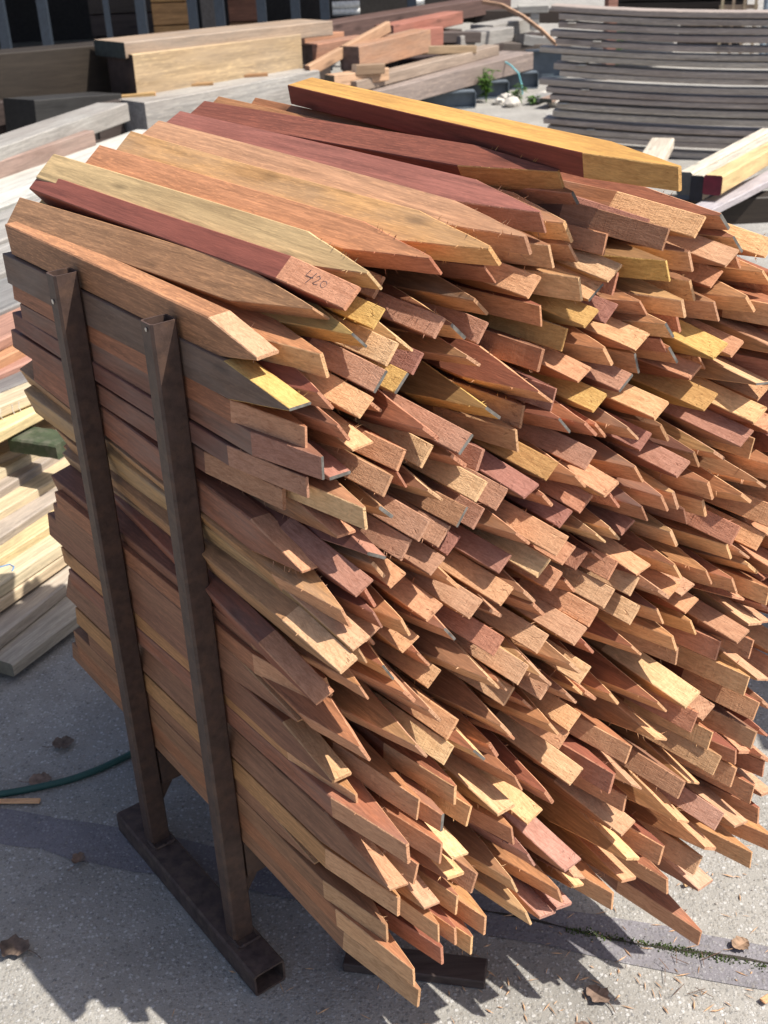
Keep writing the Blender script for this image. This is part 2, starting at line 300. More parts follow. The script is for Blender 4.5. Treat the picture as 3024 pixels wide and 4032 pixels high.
1.0493,1.0356,-1.0407,1.0501,1.0384,40.4,0.0262,1.037,0.0526|y||yellow stake, sawn face tilted up, below the tilted reddish stake
1.0157,1.0168,-1.0473,1.0170,1.0247,22.6,0.0260,1.020,0.0517|p||purple-brown stake, sawn face turned up, below right of the large olive point
0.8881,1.1213,-1.1024,0.8846,1.1272,137.0,0.0396,1.005,0.0542|r||red-brown stake, knife-like tip, left of the large olive point
0.8955,1.0784,-1.1224,0.8974,1.0852,52.5,0.0378,0.970,0.0503|t||tan stake, sawn face tilted up, right of the flattened orange face
0.9360,1.0644,-1.1049,0.9320,1.0636,136.8,0.0453,1.007,0.0510|r||red-brown stake, knife-like tip, below left of the large olive point
1.1313,1.0755,-1.0464,1.1324,1.0810,134.0,0.0417,1.062,0.0510|r||red-brown stake, knife-like tip, below right of the tilted reddish stake
1.0846,1.0151,-1.0209,1.0843,1.0135,131.5,0.0347,1.110,0.0519|r||red-brown stake, knife-like tip, below the tilted reddish stake
0.7449,1.1303,-1.1840,0.7447,1.1296,86.5,0.0331,0.912,0.0553|o|L|orange-brown stake, second from the top of the left face behind the steel posts
0.7438,1.0996,-1.1490,0.7438,1.0964,88.4,0.0350,0.924,0.0547|p|GL|purple-brown stake with a tall grey tip, high on the left face
0.7431,1.0588,-1.1860,0.7434,1.0625,90.0,0.0280,0.936,0.0548|p|L|purple-brown stake, fourth from the top of the left face behind the steel posts
0.8114,1.1077,-1.1498,0.8132,1.1126,3.1,0.0371,0.959,0.0534|o||orange-brown stake with a flattened sawn face right of the upper left face
0.7855,1.1337,-1.1562,0.7886,1.1449,123.2,0.0347,0.942,0.0491|r||red-brown stake, knife-like tip, above left of the flattened orange face
0.7800,1.0725,-1.1604,0.7840,1.0825,-1.5,0.0370,0.956,0.0510|p|G|grey-ended purple-brown stake, sawn face turned up, right of the grey-tipped purple left-face stake
0.8488,1.0888,-1.1203,0.8513,1.0909,60.0,0.0300,0.968,0.0525|r||red-brown stake, sawn face tilted up, right of the flattened orange face
0.8207,1.0625,-1.1149,0.8239,1.0649,57.4,0.0297,0.994,0.0553|b||mid-brown stake, sawn face tilted up, above right of the upright tan left-face tip
0.8638,1.0531,-1.1327,0.8694,1.0545,118.3,0.0295,1.019,0.0515|r||*
0.8885,1.0310,-1.0979,0.8927,1.0300,136.1,0.0375,1.050,0.0529|t||tan stake, knife-like tip, right of the upright tan left-face tip
0.7759,1.0312,-1.1080,0.7871,1.0423,94.5,0.0381,0.986,0.0549|t||tan stake with an upright tip, standing just behind the left face at mid height
0.8181,1.0200,-1.1175,0.8200,1.0202,133.7,0.0304,0.980,0.0514|d|G|grey-ended dark brown stake, knife-like tip, right of the upright tan left-face tip
0.7756,0.9956,-1.1476,0.7803,0.9994,-2.5,0.0230,0.935,0.0542|r||red-brown stake, sawn face turned up, below left of the upright tan left-face tip
0.8539,0.9979,-1.0827,0.8588,1.0018,51.8,0.0356,1.026,0.0532|p||nearer purple-brown stake, sawn face tilted up, right of the upright tan left-face tip
0.7945,0.9678,-1.1088,0.8058,0.9735,-32.0,0.0377,1.001,0.0527|p|G|grey-ended purple-brown stake, knife-like tip, above the broad pink face
0.8382,0.9663,-1.0959,0.8469,0.9685,53.5,0.0336,1.068,0.0534|p||purple-brown stake, sawn face tilted up, below right of the upright tan left-face tip
0.7352,0.9391,-1.1770,0.7355,0.9608,-3.4,0.0341,0.897,0.0524|o|L|orange-brown stake, sixth from the top of the left face behind the steel posts
0.8760,0.9354,-1.0829,0.8774,0.9307,34.2,0.0338,1.061,0.0498|p||purple-brown stake, sawn face tilted up, right of the broad pink face
0.8058,0.9384,-1.1205,0.8157,0.9378,122.9,0.0405,0.964,0.0553|t||tan stake, knife-like tip, above right of the broad pink face
0.7452,1.0205,-1.2430,0.7449,1.0217,86.7,0.0351,0.908,0.0558|b|L|mid-brown stake, fifth from the top of the left face behind the steel posts
0.9490,1.0257,-1.0716,0.9536,1.0266,48.7,0.0333,1.065,0.0548|t||tan stake, sawn face tilted up, below the large olive point
0.9861,1.0017,-1.0757,0.9939,0.9962,47.1,0.0382,1.036,0.0515|p||purple-brown stake, sawn face tilted up, below the large olive point
0.9531,0.9792,-1.0818,0.9561,0.9846,51.8,0.0356,1.047,0.0534|p||farther purple-brown stake, sawn face tilted up, above the large middle face
0.9142,0.9996,-1.0735,0.9117,0.9918,50.4,0.0298,1.064,0.0544|d|G|grey-ended dark brown stake, sawn face tilted up, above left of the large middle face
0.8904,0.9742,-1.0862,0.8909,0.9660,46.1,0.0361,1.003,0.0494|p||farther purple-brown stake, sawn face tilted up, right of the upright tan left-face tip
0.9213,0.9412,-1.1014,0.9289,0.9358,39.2,0.0348,0.994,0.0545|p||*
0.9551,0.8783,-1.0264,0.9509,0.8798,37.6,0.0328,1.078,0.0496|o||large tan-orange sawn face in the very middle of the pile
0.9677,0.9170,-1.0444,0.9723,0.9061,38.7,0.0320,1.082,0.0556|p||nearer purple-brown stake, sawn face tilted up, above the large middle face
1.0115,0.9088,-1.0158,1.0101,0.9124,37.9,0.0342,1.125,0.0507|t||tan stake, sawn face tilted up, above right of the large middle face
1.0262,0.9468,-0.9967,1.0262,0.9529,45.0,0.0339,1.134,0.0557|o||farther orange-brown stake, sawn face tilted up, above right of the large middle face
1.0511,0.9164,-1.0041,1.0510,0.9127,36.9,0.0350,1.128,0.0506|o||nearer orange-brown stake, sawn face tilted up, above right of the large middle face
1.0415,0.8732,-1.0201,1.0415,0.8720,41.3,0.0333,1.096,0.0527|o||orange-brown stake, sawn face tilted up, right of the large middle face
1.0999,0.9759,-1.0237,1.1016,0.9732,35.5,0.0344,1.069,0.0548|r||red-brown stake, sawn face tilted up, left of the wide purple face
1.0710,0.9560,-1.0319,1.0690,0.9576,34.7,0.0316,1.089,0.0559|p||purple-brown stake, sawn face tilted up, above right of the large middle face
1.0445,0.9897,-1.0439,1.0415,0.9923,129.6,0.0298,1.096,0.0539|o||*
0.9889,0.9583,-1.0312,0.9818,0.9518,135.0,0.0453,1.103,0.0548|r||red-brown stake, knife-like tip, above the large middle face
0.9008,0.9033,-1.0753,0.9032,0.8996,130.2,0.0341,1.002,0.0517|r||red-brown stake, knife-like tip, left of the large middle face
0.9193,0.8607,-1.0512,0.9235,0.8601,39.2,0.0348,1.059,0.0543|t||tan stake, sawn face tilted up, left of the large middle face
0.9977,0.8639,-1.0250,0.9967,0.8684,130.8,0.0383,1.083,0.0517|t||tan stake, knife-like tip, right of the large middle face
1.0154,0.8353,-1.0234,1.0137,0.8384,128.9,0.0398,1.084,0.0555|o||orange-brown stake, knife-like tip, right of the large middle face
1.0734,0.8472,-1.0246,1.0619,0.8338,126.9,0.0450,1.073,0.0544|o|G|*
1.0900,0.8058,-0.9905,1.0901,0.8023,48.0,0.0269,1.121,0.0517|r||red-brown stake, sawn face tilted up, left of the tan face right of middle
1.0611,0.7861,-0.9838,1.0595,0.7855,35.5,0.0344,1.096,0.0545|t||nearer tan stake, sawn face tilted up, below left of the tan face right of middle
0.9573,0.8378,-1.0527,0.9606,0.8362,139.0,0.0305,1.038,0.0495|t||*
1.0808,0.8946,-1.0081,1.0798,0.8740,36.9,0.0300,1.193,0.0555|d||*
1.1128,0.8893,-1.0093,1.1132,0.8934,136.1,0.0375,1.110,0.0539|d||*
1.1059,0.9294,-0.9964,1.0999,0.9265,135.0,0.0255,1.030,0.0513|t||tan stake, knife-like tip, above left of the tan face right of middle
1.1167,0.8293,-0.9848,1.1107,0.8290,47.4,0.0340,1.169,0.0535|t||tan stake, sawn face tilted up, above left of the tan face right of middle
1.1419,0.9207,-1.0030,1.1447,0.9252,130.6,0.0461,1.108,0.0545|t||tan stake, knife-like tip, above the tan face right of middle
1.1812,0.9115,-1.0136,1.1867,0.9076,28.2,0.0318,1.069,0.0534|p||purple-brown stake, sawn face tilted up, below left of the wide purple face
1.1734,0.9553,-0.9745,1.1836,0.9518,117.5,0.0282,1.141,0.0552|d||dark brown stake, knife-like tip, below left of the wide purple face
1.2113,0.9567,-0.9736,1.2189,0.9806,121.0,0.0408,1.101,0.0519|o||orange-brown stake, knife-like tip, below left of the wide purple face
1.2402,0.9473,-0.9791,1.2388,0.9528,115.3,0.0420,1.174,0.0512|t||tan stake, knife-like tip, below the wide purple face
1.2556,0.9188,-0.9714,1.2463,0.9201,110.8,0.0310,1.181,0.0516|d||dark brown stake, knife-like tip, below the wide purple face
1.2945,0.9215,-0.9675,1.2947,0.9246,110.9,0.0364,1.153,0.0510|o||orange-brown stake, knife-like tip, below right of the wide purple face
1.2466,0.8854,-0.9786,1.2529,0.8864,118.9,0.0434,1.159,0.0524|t||tan stake, knife-like tip, left of the large orange upright tip
1.3229,0.8545,-0.9347,1.3064,0.8600,118.4,0.0421,1.213,0.0543|o||large orange-brown upright tip at the right, third row of upright tips
1.2304,0.8476,-0.9536,1.2308,0.8453,123.3,0.0455,1.144,0.0551|o||orange-brown stake, knife-like tip, left of the large orange upright tip
1.2881,0.8174,-0.9415,1.2987,0.8216,119.9,0.0381,1.165,0.0534|o||orange-brown stake, knife-like tip, below left of the large orange upright tip
1.3165,0.7982,-0.9176,1.3143,0.7932,116.6,0.0425,1.197,0.0545|o||orange-brown stake, knife-like tip, below the large orange upright tip
1.3135,0.8874,-0.9235,1.3284,0.8941,54.9,0.0330,1.204,0.0558|r||red-brown stake, sawn face tilted up, above the large orange upright tip
1.3871,0.8472,-0.9262,1.3902,0.8499,47.7,0.0297,1.181,0.0536|r||red-brown stake end at the right edge of the pile, against grey ground
1.3503,0.8361,-0.9285,1.3470,0.8372,140.0,0.0405,1.190,0.0496|t||*
1.3706,0.8099,-0.9228,1.3689,0.8111,137.2,0.0545,1.214,0.0534|o||orange-brown stake, knife-like tip, below the red-brown right edge end
1.3738,0.7698,-0.8948,1.3814,0.7726,85.2,0.0241,1.205,0.0491|o||orange-brown stake, tip edge upright, above the orange right edge end
1.3895,0.7391,-0.9050,1.3953,0.7357,135.7,0.0545,1.199,0.0537|r||*
1.3343,0.7698,-0.9191,1.3363,0.7647,-30.5,0.0453,1.193,0.0560|o||*
1.4016,0.7047,-0.9125,1.4085,0.6973,-19.4,0.0392,1.182,0.0524|t||*
1.3505,0.7278,-0.8950,1.3541,0.7277,-19.7,0.0414,1.253,0.0555|t||tan stake, sawn face turned up, above the orange right edge end
1.3157,0.7228,-0.8886,1.3151,0.7216,20.8,0.0310,1.231,0.0491|b||mid-brown stake, sawn face turned up, above left of the orange right edge end
1.3502,0.6844,-0.8932,1.3498,0.6832,76.4,0.0340,1.238,0.0558|o||orange-brown stake end at the right edge, below the rounded brown one
1.2543,0.8047,-0.9528,1.2578,0.8144,16.9,0.0240,1.122,0.0502|t||*
1.2667,0.7673,-0.9506,1.2646,0.7654,23.6,0.0349,1.149,0.0549|r||red-brown stake, sawn face turned up, right of the tan face right of middle
1.1754,0.8591,-0.9739,1.1870,0.8587,11.9,0.0194,1.078,0.0511|r||red-brown stake, sawn face turned up, above the tan face right of middle
1.1618,0.8347,-0.9783,1.1536,0.8288,50.7,0.0284,1.090,0.0518|t||tan stake, sawn face tilted up, above the tan face right of middle
1.1955,0.8243,-0.9484,1.1918,0.8126,138.1,0.0389,1.178,0.0499|t||*
1.2256,0.8116,-0.9557,1.2282,0.7991,26.6,0.0201,1.192,0.0493|r||red-brown stake, sawn face tilted up, above right of the tan face right of middle
1.1351,0.8637,-0.9959,1.1460,0.8685,52.4,0.0328,1.105,0.0543|r||red-brown stake, sawn face tilted up, above left of the tan face right of middle
1.1547,0.7933,-0.9692,1.1500,0.7890,47.4,0.0340,1.154,0.0542|t||tan sawn face lit beside a brown one, right of the middle
1.1989,0.7761,-0.9566,1.1957,0.7730,117.8,0.0429,1.163,0.0499|o||nearer orange-brown stake, knife-like tip, right of the tan face right of middle
1.2741,0.7296,-0.9498,1.2713,0.7217,117.2,0.0394,1.197,0.0534|o||farther orange-brown stake, knife-like tip, right of the tan face right of middle
1.2088,0.7377,-0.9324,1.2085,0.7385,113.0,0.0358,1.165,0.0508|o||orange-brown stake, knife-like tip, below right of the tan face right of middle
1.2959,0.6952,-0.9144,1.2943,0.6877,73.6,0.0354,1.195,0.0553|r||red-brown stake, tip edge upright, left of the orange right edge end
1.1526,0.7369,-0.9575,1.1526,0.7369,131.9,0.0389,1.145,0.0499|o||orange-brown stake, knife-like tip, below the tan face right of middle
1.2235,0.7045,-0.9381,1.2227,0.7033,87.5,0.0230,1.168,0.0531|b||mid-brown stake, tip edge upright, above the broadest tan face
0.7642,0.9368,-1.0962,0.7729,0.9514,27.3,0.0349,1.046,0.0552|p||stake with a broad pink sawn face beside the left face at mid height
0.7353,0.9044,-1.0966,0.7472,0.9226,112.1,0.0399,1.086,0.0528|o||orange-brown stake, seventh from the top of the left face behind the steel posts
0.7811,0.8795,-1.0953,0.7781,0.9019,114.6,0.0385,1.028,0.0537|p||purple-brown stake, knife-like tip, above right of the eighth left-face stake
0.7862,0.9081,-1.1108,0.8122,0.8869,113.8,0.0372,1.023,0.0547|r||*
0.7839,0.8498,-1.1093,0.7802,0.8550,26.6,0.0157,1.022,0.0539|t||*
0.8184,0.8551,-1.0848,0.8253,0.8569,113.8,0.0372,1.001,0.0548|o||orange-brown stake, knife-like tip, right of the eighth left-face stake
0.8351,0.8171,-1.0920,0.8498,0.8229,26.6,0.0358,1.026,0.0506|o||orange-brown stake, sawn face tilted up, right of the eighth left-face stake
0.8352,0.9106,-1.1162,0.8485,0.9112,25.3,0.0210,0.954,0.0554|r||red-brown stake, sawn face tilted up, right of the broad pink face
0.8641,0.8687,-1.0763,0.8691,0.8657,28.7,0.0354,1.033,0.0525|o||orange-brown stake, sawn face tilted up, right of the broad pink face
0.8007,0.8210,-1.1404,0.8093,0.8164,118.3,0.0295,0.954,0.0554|t||*
0.7480,0.8385,-1.0900,0.7666,0.8122,113.2,0.0305,1.010,0.0539|b|L|mid-brown stake, tenth from the top of the left face behind the steel posts
0.7110,0.8550,-1.0671,0.7434,0.8415,24.0,0.0197,1.024,0.0541|t||tan stake, ninth from the top of the left face behind the steel posts
0.7398,0.8701,-1.0744,0.7414,0.8831,17.1,0.0136,1.078,0.0557|t||tan stake, eighth from the top of the left face behind the steel posts
0.8017,0.7862,-1.0990,0.8224,0.7861,119.1,0.0412,0.983,0.0497|o|G|grey-ended orange-brown stake, knife-like tip, above right of the twelfth left-face stake
0.8822,0.8300,-1.0638,0.8912,0.8312,125.5,0.0344,1.048,0.0551|o|G|grey-ended orange-brown stake, knife-like tip, below left of the large middle face
0.8559,0.7872,-1.0897,0.8673,0.7856,123.7,0.0433,1.055,0.0510|o||*
0.8682,0.7487,-1.0823,0.8725,0.7412,37.9,0.0342,1.014,0.0547|b||mid-brown stake, sawn face tilted up, right of the twelfth left-face stake
0.7447,0.7495,-1.1670,0.7491,0.7433,103.7,0.0422,0.938,0.0506|b|L|mid-brown stake, thirteenth from the top of the left face behind the steel posts
0.7419,0.7112,-1.1880,0.7421,0.7101,90.0,0.0380,0.888,0.0523|o|L|orange-brown stake, fourteenth from the top of the left face behind the steel posts
0.6962,0.7848,-1.1042,0.7420,0.7814,21.8,0.0162,0.989,0.0500|r||red-brown stake, eleventh from the top of the left face behind the steel posts
0.7347,0.6684,-1.2230,0.7348,0.6660,-1.7,0.0340,0.881,0.0546|b|L|mid-brown stake, sixteenth from the top of the left face behind the steel posts
0.7486,0.7863,-1.0837,0.7788,0.7789,115.0,0.0331,1.080,0.0510|o||orange-brown stake, twelfth from the top of the left face behind the steel posts
0.8378,0.7232,-1.0452,0.8359,0.7199,124.0,0.0447,1.020,0.0523|t||tan stake, knife-like tip, right of the twelfth left-face stake
0.8151,0.7546,-1.0707,0.8148,0.7459,126.5,0.0336,1.000,0.0546|o||orange-brown stake, knife-like tip, right of the twelfth left-face stake
0.7357,0.6918,-1.0745,0.7706,0.6858,116.0,0.0456,1.017,0.0516|o||orange-brown stake, fifteenth from the top of the left face behind the steel posts
0.8044,0.6806,-1.0378,0.8114,0.6769,121.4,0.0480,1.063,0.0552|t||tan stake, knife-like tip, right of the fifteenth left-face stake
0.8627,0.6891,-1.0381,0.8639,0.6876,49.6,0.0355,1.040,0.0526|r||red-brown stake, sawn face tilted up, right of the fifteenth left-face stake
1.0081,0.7859,-1.0081,1.0022,0.7946,45.0,0.0339,1.133,0.0556|t||tan stake, sawn face tilted up, below right of the large middle face
0.9321,0.8102,-1.0211,0.9297,0.8104,47.6,0.0311,1.073,0.0544|r||red-brown stake, sawn face tilted up, below the large middle face
0.9532,0.7677,-0.9889,0.9543,0.7691,48.7,0.0333,1.125,0.0560|t||nearer tan stake, sawn face tilted up, below the large middle face
0.9395,0.7384,-1.0199,0.9287,0.7356,124.1,0.0374,1.125,0.0540|t||*
0.9144,0.7623,-1.0085,0.9083,0.7633,128.0,0.0406,1.095,0.0512|t||tan stake, knife-like tip, below the large middle face
0.9600,0.7061,-1.0275,0.9609,0.7069,47.5,0.0326,1.077,0.0527|t||farther tan stake, sawn face tilted up, below the large middle face
1.0037,0.7131,-0.9955,1.0031,0.7104,45.0,0.0184,1.068,0.0556|t||tan stake, sawn face tilted up, above the large low tan face
0.9892,0.7472,-0.9814,0.9934,0.7509,130.5,0.0447,1.105,0.0555|t||tan stake, knife-like tip, below right of the large middle face
1.0351,0.7489,-0.9707,1.0360,0.7476,130.3,0.0433,1.192,0.0508|t||tan stake, knife-like tip, below left of the tan face right of middle
1.0642,0.7228,-0.9747,1.0696,0.7225,41.2,0.0319,1.199,0.0508|t||farther tan stake, sawn face tilted up, below left of the tan face right of middle
1.0743,0.6849,-0.9945,1.0765,0.6792,130.7,0.0475,1.123,0.0508|o||farther orange-brown stake, knife-like tip, above the large low tan face
1.0373,0.6914,-0.9781,1.0412,0.6902,128.1,0.0470,1.143,0.0534|t||*
1.0928,0.6619,-0.9907,1.0978,0.6536,134.0,0.0389,1.152,0.0504|o||*
1.0538,0.6379,-0.9820,1.0573,0.6369,39.2,0.0348,1.177,0.0539|o||orange-brown stake, sawn face tilted up, above the large low tan face
1.0302,0.6174,-0.9833,1.0320,0.6133,43.4,0.0248,1.138,0.0512|r||red-brown stake, sawn face tilted up, above the large low tan face
1.0111,0.6530,-0.9805,1.0106,0.6490,123.7,0.0541,1.169,0.0549|o||nearer orange-brown stake, knife-like tip, above the large low tan face
0.9920,0.6798,-1.0187,0.9854,0.6723,127.9,0.0456,1.117,0.0507|o||*
0.9366,0.6733,-1.0045,0.9354,0.6715,125.4,0.0466,1.085,0.0555|t||tan stake, knife-like tip, above left of the large low tan face
0.9606,0.6330,-1.0272,0.9631,0.6292,128.7,0.0384,1.081,0.0513|o||*
1.0347,0.5625,-0.9584,1.0347,0.5625,32.3,0.0355,1.179,0.0492|t||large light tan sawn face low in the middle of the pile
1.0867,0.5387,-0.9290,1.0853,0.5398,73.4,0.0386,1.220,0.0501|r||red-brown stake, tip edge upright, right of the large low tan face
0.8447,0.6590,-1.0269,0.8425,0.6467,48.8,0.0319,1.094,0.0547|t||tan stake, sawn face tilted up, right of the fifteenth left-face stake
0.8859,0.6471,-1.0089,0.8884,0.6509,126.9,0.0400,1.054,0.0502|o|G|grey-ended orange-brown stake, knife-like tip, left of the large low tan face
0.9461,0.5786,-0.9868,0.9462,0.5788,114.2,0.0537,1.143,0.0508|o||orange-brown stake, knife-like tip, left of the large low tan face
0.9190,0.6316,-1.0170,0.9150,0.6269,117.2,0.0394,1.046,0.0560|r||red-brown stake, knife-like tip, left of the large low tan face
1.0893,0.7542,-0.9913,1.0945,0.7571,127.6,0.0328,1.147,0.0519|r|G|*
1.1299,0.6523,-0.9738,1.1377,0.6468,125.2,0.0538,1.148,0.0535|o||farther orange-brown stake, knife-like tip, left of the broadest tan face
0.9967,0.5374,-0.9711,0.9980,0.5380,119.1,0.0515,1.123,0.0528|r||red-brown stake, knife-like tip, below left of the large low tan face
1.1855,0.6346,-0.9272,1.1855,0.6346,129.2,0.0633,1.211,0.0523|o||nearer orange-brown stake, knife-like tip, left of the broadest tan face
1.2294,0.6383,-0.9056,1.2301,0.6399,21.9,0.0776,1.208,0.0553|t||broadest tan sawn face of all, low on the right side
1.2721,0.5933,-0.9054,1.2736,0.5937,29.5,0.0345,1.250,0.0493|t||*
1.2319,0.5963,-0.9018,1.2294,0.5950,64.1,0.0367,1.193,0.0517|r||red-brown stake, tip edge upright, below the broadest tan face
1.2579,0.5575,-0.8860,1.2582,0.5569,72.5,0.0199,1.194,0.0522|o||nearer orange-brown stake, tip edge upright, below right of the broadest tan face
1.2539,0.5233,-0.8649,1.2444,0.5234,58.5,0.0364,1.270,0.0538|b||mid-brown stake, sawn face tilted up, below the broadest tan face
1.3305,0.5060,-0.8706,1.3308,0.5022,-28.1,0.0488,1.239,0.0541|o||*
1.3199,0.5477,-0.8511,1.3213,0.5516,72.8,0.0304,1.276,0.0490|b||mid-brown stake, tip edge upright, below right of the broadest tan face
1.3337,0.5908,-0.8618,1.3309,0.5917,66.6,0.0327,1.318,0.0497|r||red-brown stake, tip edge upright, below the orange right edge end
1.3248,0.6337,-0.8792,1.3240,0.6341,73.6,0.0354,1.153,0.0507|o||orange-brown stake, tip edge upright, below the orange right edge end
1.3662,0.6262,-0.8782,1.3669,0.6260,-26.1,0.0501,1.218,0.0513|t||tan stake, knife-like tip, below the orange right edge end
1.3750,0.5806,-0.8712,1.3773,0.5852,132.6,0.0502,1.219,0.0544|t||*
1.2964,0.5191,-0.8632,1.2947,0.5211,96.3,0.0272,1.240,0.0542|r||nearer red-brown stake, tip edge upright, below right of the broadest tan face
1.2981,0.4754,-0.8647,1.2946,0.4715,72.0,0.0389,1.245,0.0555|o||farther orange-brown stake, tip edge upright, below right of the broadest tan face
1.3275,0.4360,-0.8464,1.3270,0.4353,79.6,0.0386,1.197,0.0518|o||farthest orange-brown stake, tip edge upright, above right of the pinkish face over the concrete
1.3678,0.4584,-0.8582,1.3697,0.4565,90.0,0.0350,1.312,0.0519|r||farther red-brown stake, tip edge upright, below right of the broadest tan face
1.2372,0.4805,-0.8937,1.2381,0.4793,-33.4,0.0491,1.231,0.0500|o||farther orange-brown stake, knife-like tip, above right of the red-brown low right end
1.1963,0.4941,-0.8839,1.1952,0.4947,60.0,0.0300,1.244,0.0553|b||mid-brown stake, sawn face tilted up, above right of the long low tan face
1.1764,0.5784,-0.9190,1.1764,0.5784,-31.2,0.0386,1.202,0.0553|o||orange-brown stake, knife-like tip, below left of the broadest tan face
1.1211,0.5712,-0.9344,1.1211,0.5712,67.5,0.0314,1.160,0.0557|o||orange-brown stake, tip edge upright, right of the large low tan face
1.1240,0.5213,-0.9140,1.1260,0.5243,-41.8,0.0375,1.223,0.0541|t||tan stake, knife-like tip, above the long low tan face
1.1144,0.4837,-0.9274,1.1145,0.4839,81.9,0.0212,1.227,0.0552|r||red-brown stake, tip edge upright, above the long low tan face
1.3617,0.5339,-0.8625,1.3661,0.5392,133.5,0.0523,1.286,0.0530|r||*
1.3595,0.4914,-0.8499,1.3676,0.4961,-43.1,0.0630,1.251,0.0549|o||*
1.3669,0.4197,-0.8439,1.3680,0.4158,165.1,0.0310,1.243,0.0513|t||*
1.1133,0.4431,-0.9166,1.1127,0.4419,21.5,0.0355,1.174,0.0543|t||long tan sawn face low on the pile, above the pink bottom face
1.1621,0.3807,-0.8839,1.1621,0.3807,75.6,0.0403,1.183,0.0543|r||red-brown end with a narrow grey edge low on the right
1.2272,0.3344,-0.8610,1.2211,0.3354,58.0,0.0377,1.270,0.0533|t||tan stake, sawn face tilted up, above the pinkish face over the concrete
1.2669,0.4059,-0.8584,1.2677,0.4072,49.8,0.0341,1.227,0.0549|k||pinkish brown stake, sawn face tilted up, above right of the red-brown low right end
1.2370,0.3736,-0.8493,1.2380,0.3756,-34.0,0.0483,1.245,0.0537|o||orange-brown stake, knife-like tip, above the pinkish face over the concrete
1.2055,0.4303,-0.8817,1.2055,0.4303,-35.1,0.0452,1.238,0.0507|o||nearer orange-brown stake, knife-like tip, above right of the red-brown low right end
1.3221,0.3101,-0.8290,1.3218,0.3101,90.0,0.0400,1.309,0.0494|o||nearest orange-brown stake, tip edge upright, above right of the pinkish face over the concrete
1.3523,0.3815,-0.8429,1.3510,0.3747,94.9,0.0472,1.246,0.0513|r||red-brown stake, tip edge upright, above right of the pinkish face over the concrete
1.3060,0.3846,-0.8449,1.3065,0.3845,-14.7,0.0434,1.291,0.0504|t||tan stake, sawn face turned up, above right of the pinkish face over the concrete
1.3735,0.3153,-0.8241,1.3738,0.3154,97.1,0.0484,1.300,0.0553|o||middle orange-brown stake, tip edge upright, above right of the pinkish face over the concrete
1.2389,0.2887,-0.8514,1.2510,0.2964,-1.2,0.0460,1.293,0.0527|k||pinkish sawn face just above the lowest jutting stake, over bright concrete
1.1686,0.3222,-0.8707,1.1686,0.3222,97.0,0.0413,1.192,0.0541|o||orange-brown stake, tip edge upright, below the red-brown low right end
1.1099,0.3918,-0.8995,1.1090,0.3901,-32.0,0.0472,1.217,0.0555|o||orange-brown stake, knife-like tip, left of the red-brown low right end
1.1100,0.3423,-0.9048,1.1150,0.3417,-22.5,0.0444,1.225,0.0545|o||orange-brown stake, sawn face turned up, below left of the red-brown low right end
1.2160,0.1973,-0.8362,1.2078,0.2892,92.5,0.0460,1.286,0.0551|o||lowest jutting stake, its point aimed at the mossy joint
1.0676,0.3290,-0.8999,1.0692,0.3256,88.6,0.0400,1.222,0.0529|o||orange-brown stake, tip edge upright, below right of the pink bottom face
1.0205,0.3889,-0.9277,1.0208,0.3895,-36.5,0.0336,1.185,0.0543|t||*
1.0320,0.3502,-0.9417,1.0342,0.3484,-24.2,0.0219,1.225,0.0557|o||orange-brown stake, sawn face turned up, below the pink bottom face
0.7359,0.6075,-1.1400,0.7359,0.6144,-4.3,0.0401,1.010,0.0521|b|L|mid-brown stake, seventeenth from the top of the left face behind the steel posts
0.7438,0.5733,-1.1100,0.7438,0.5739,92.9,0.0391,0.990,0.0539|o|L|orange-brown stake, eighteenth from the top of the left face behind the steel posts
0.7444,0.5574,-0.9960,0.7448,0.5410,91.3,0.0440,1.087,0.0557|o|L|orange-brown stake, nineteenth from the top of the left face behind the steel posts
0.7906,0.5859,-1.0323,0.7921,0.5878,80.5,0.0426,1.113,0.0507|o||orange-brown stake, tip edge upright, above the nineteenth left-face stake
0.8519,0.5882,-1.0185,0.8519,0.5882,87.0,0.0381,1.093,0.0495|o||farther orange-brown stake, tip edge upright, above right of the nineteenth left-face stake
0.8038,0.5178,-0.9993,0.8017,0.5185,82.1,0.0434,1.133,0.0524|o||orange-brown stake, tip edge upright, right of the nineteenth left-face stake
0.7818,0.4711,-1.0281,0.7843,0.4731,74.6,0.0415,1.155,0.0552|o||orange-brown stake, tip edge upright, below the nineteenth left-face stake
0.7408,0.4798,-1.0170,0.7406,0.4805,-16.1,0.0396,1.107,0.0527|b|L|mid-brown stake, twentieth from the top of the left face behind the steel posts
0.8214,0.5542,-1.0158,0.8201,0.5537,82.9,0.0322,1.132,0.0504|o|G|grey-ended orange-brown stake, tip edge upright, above right of the nineteenth left-face stake
0.7454,0.4289,-1.0280,0.7451,0.4293,86.2,0.0451,1.061,0.0559|o|L|orange-brown stake, twenty-first from the top of the left face behind the steel posts
0.7420,0.3582,-1.0520,0.7421,0.3589,90.0,0.0420,1.069,0.0523|b|L|mid-brown stake, twenty-third from the top of the left face behind the steel posts
0.7425,0.3216,-0.9880,0.7424,0.3248,91.2,0.0470,1.128,0.0521|o|L|orange-brown stake, twenty-fourth from the top of the left face behind the steel posts
0.7423,0.2758,-0.9850,0.7426,0.2906,83.8,0.0463,1.174,0.0495|b|L|mid-brown stake at the very bottom of the left face, its tip nearest the camera
0.7881,0.3835,-0.9844,0.7848,0.3839,90.0,0.0420,1.126,0.0520|o||orange-brown stake, tip edge upright, below right of the twenty-first left-face stake
0.7966,0.3256,-0.9897,0.7955,0.3212,91.1,0.0510,1.184,0.0559|r||nearer red-brown stake, tip edge upright, above right of the twenty-fourth left-face stake
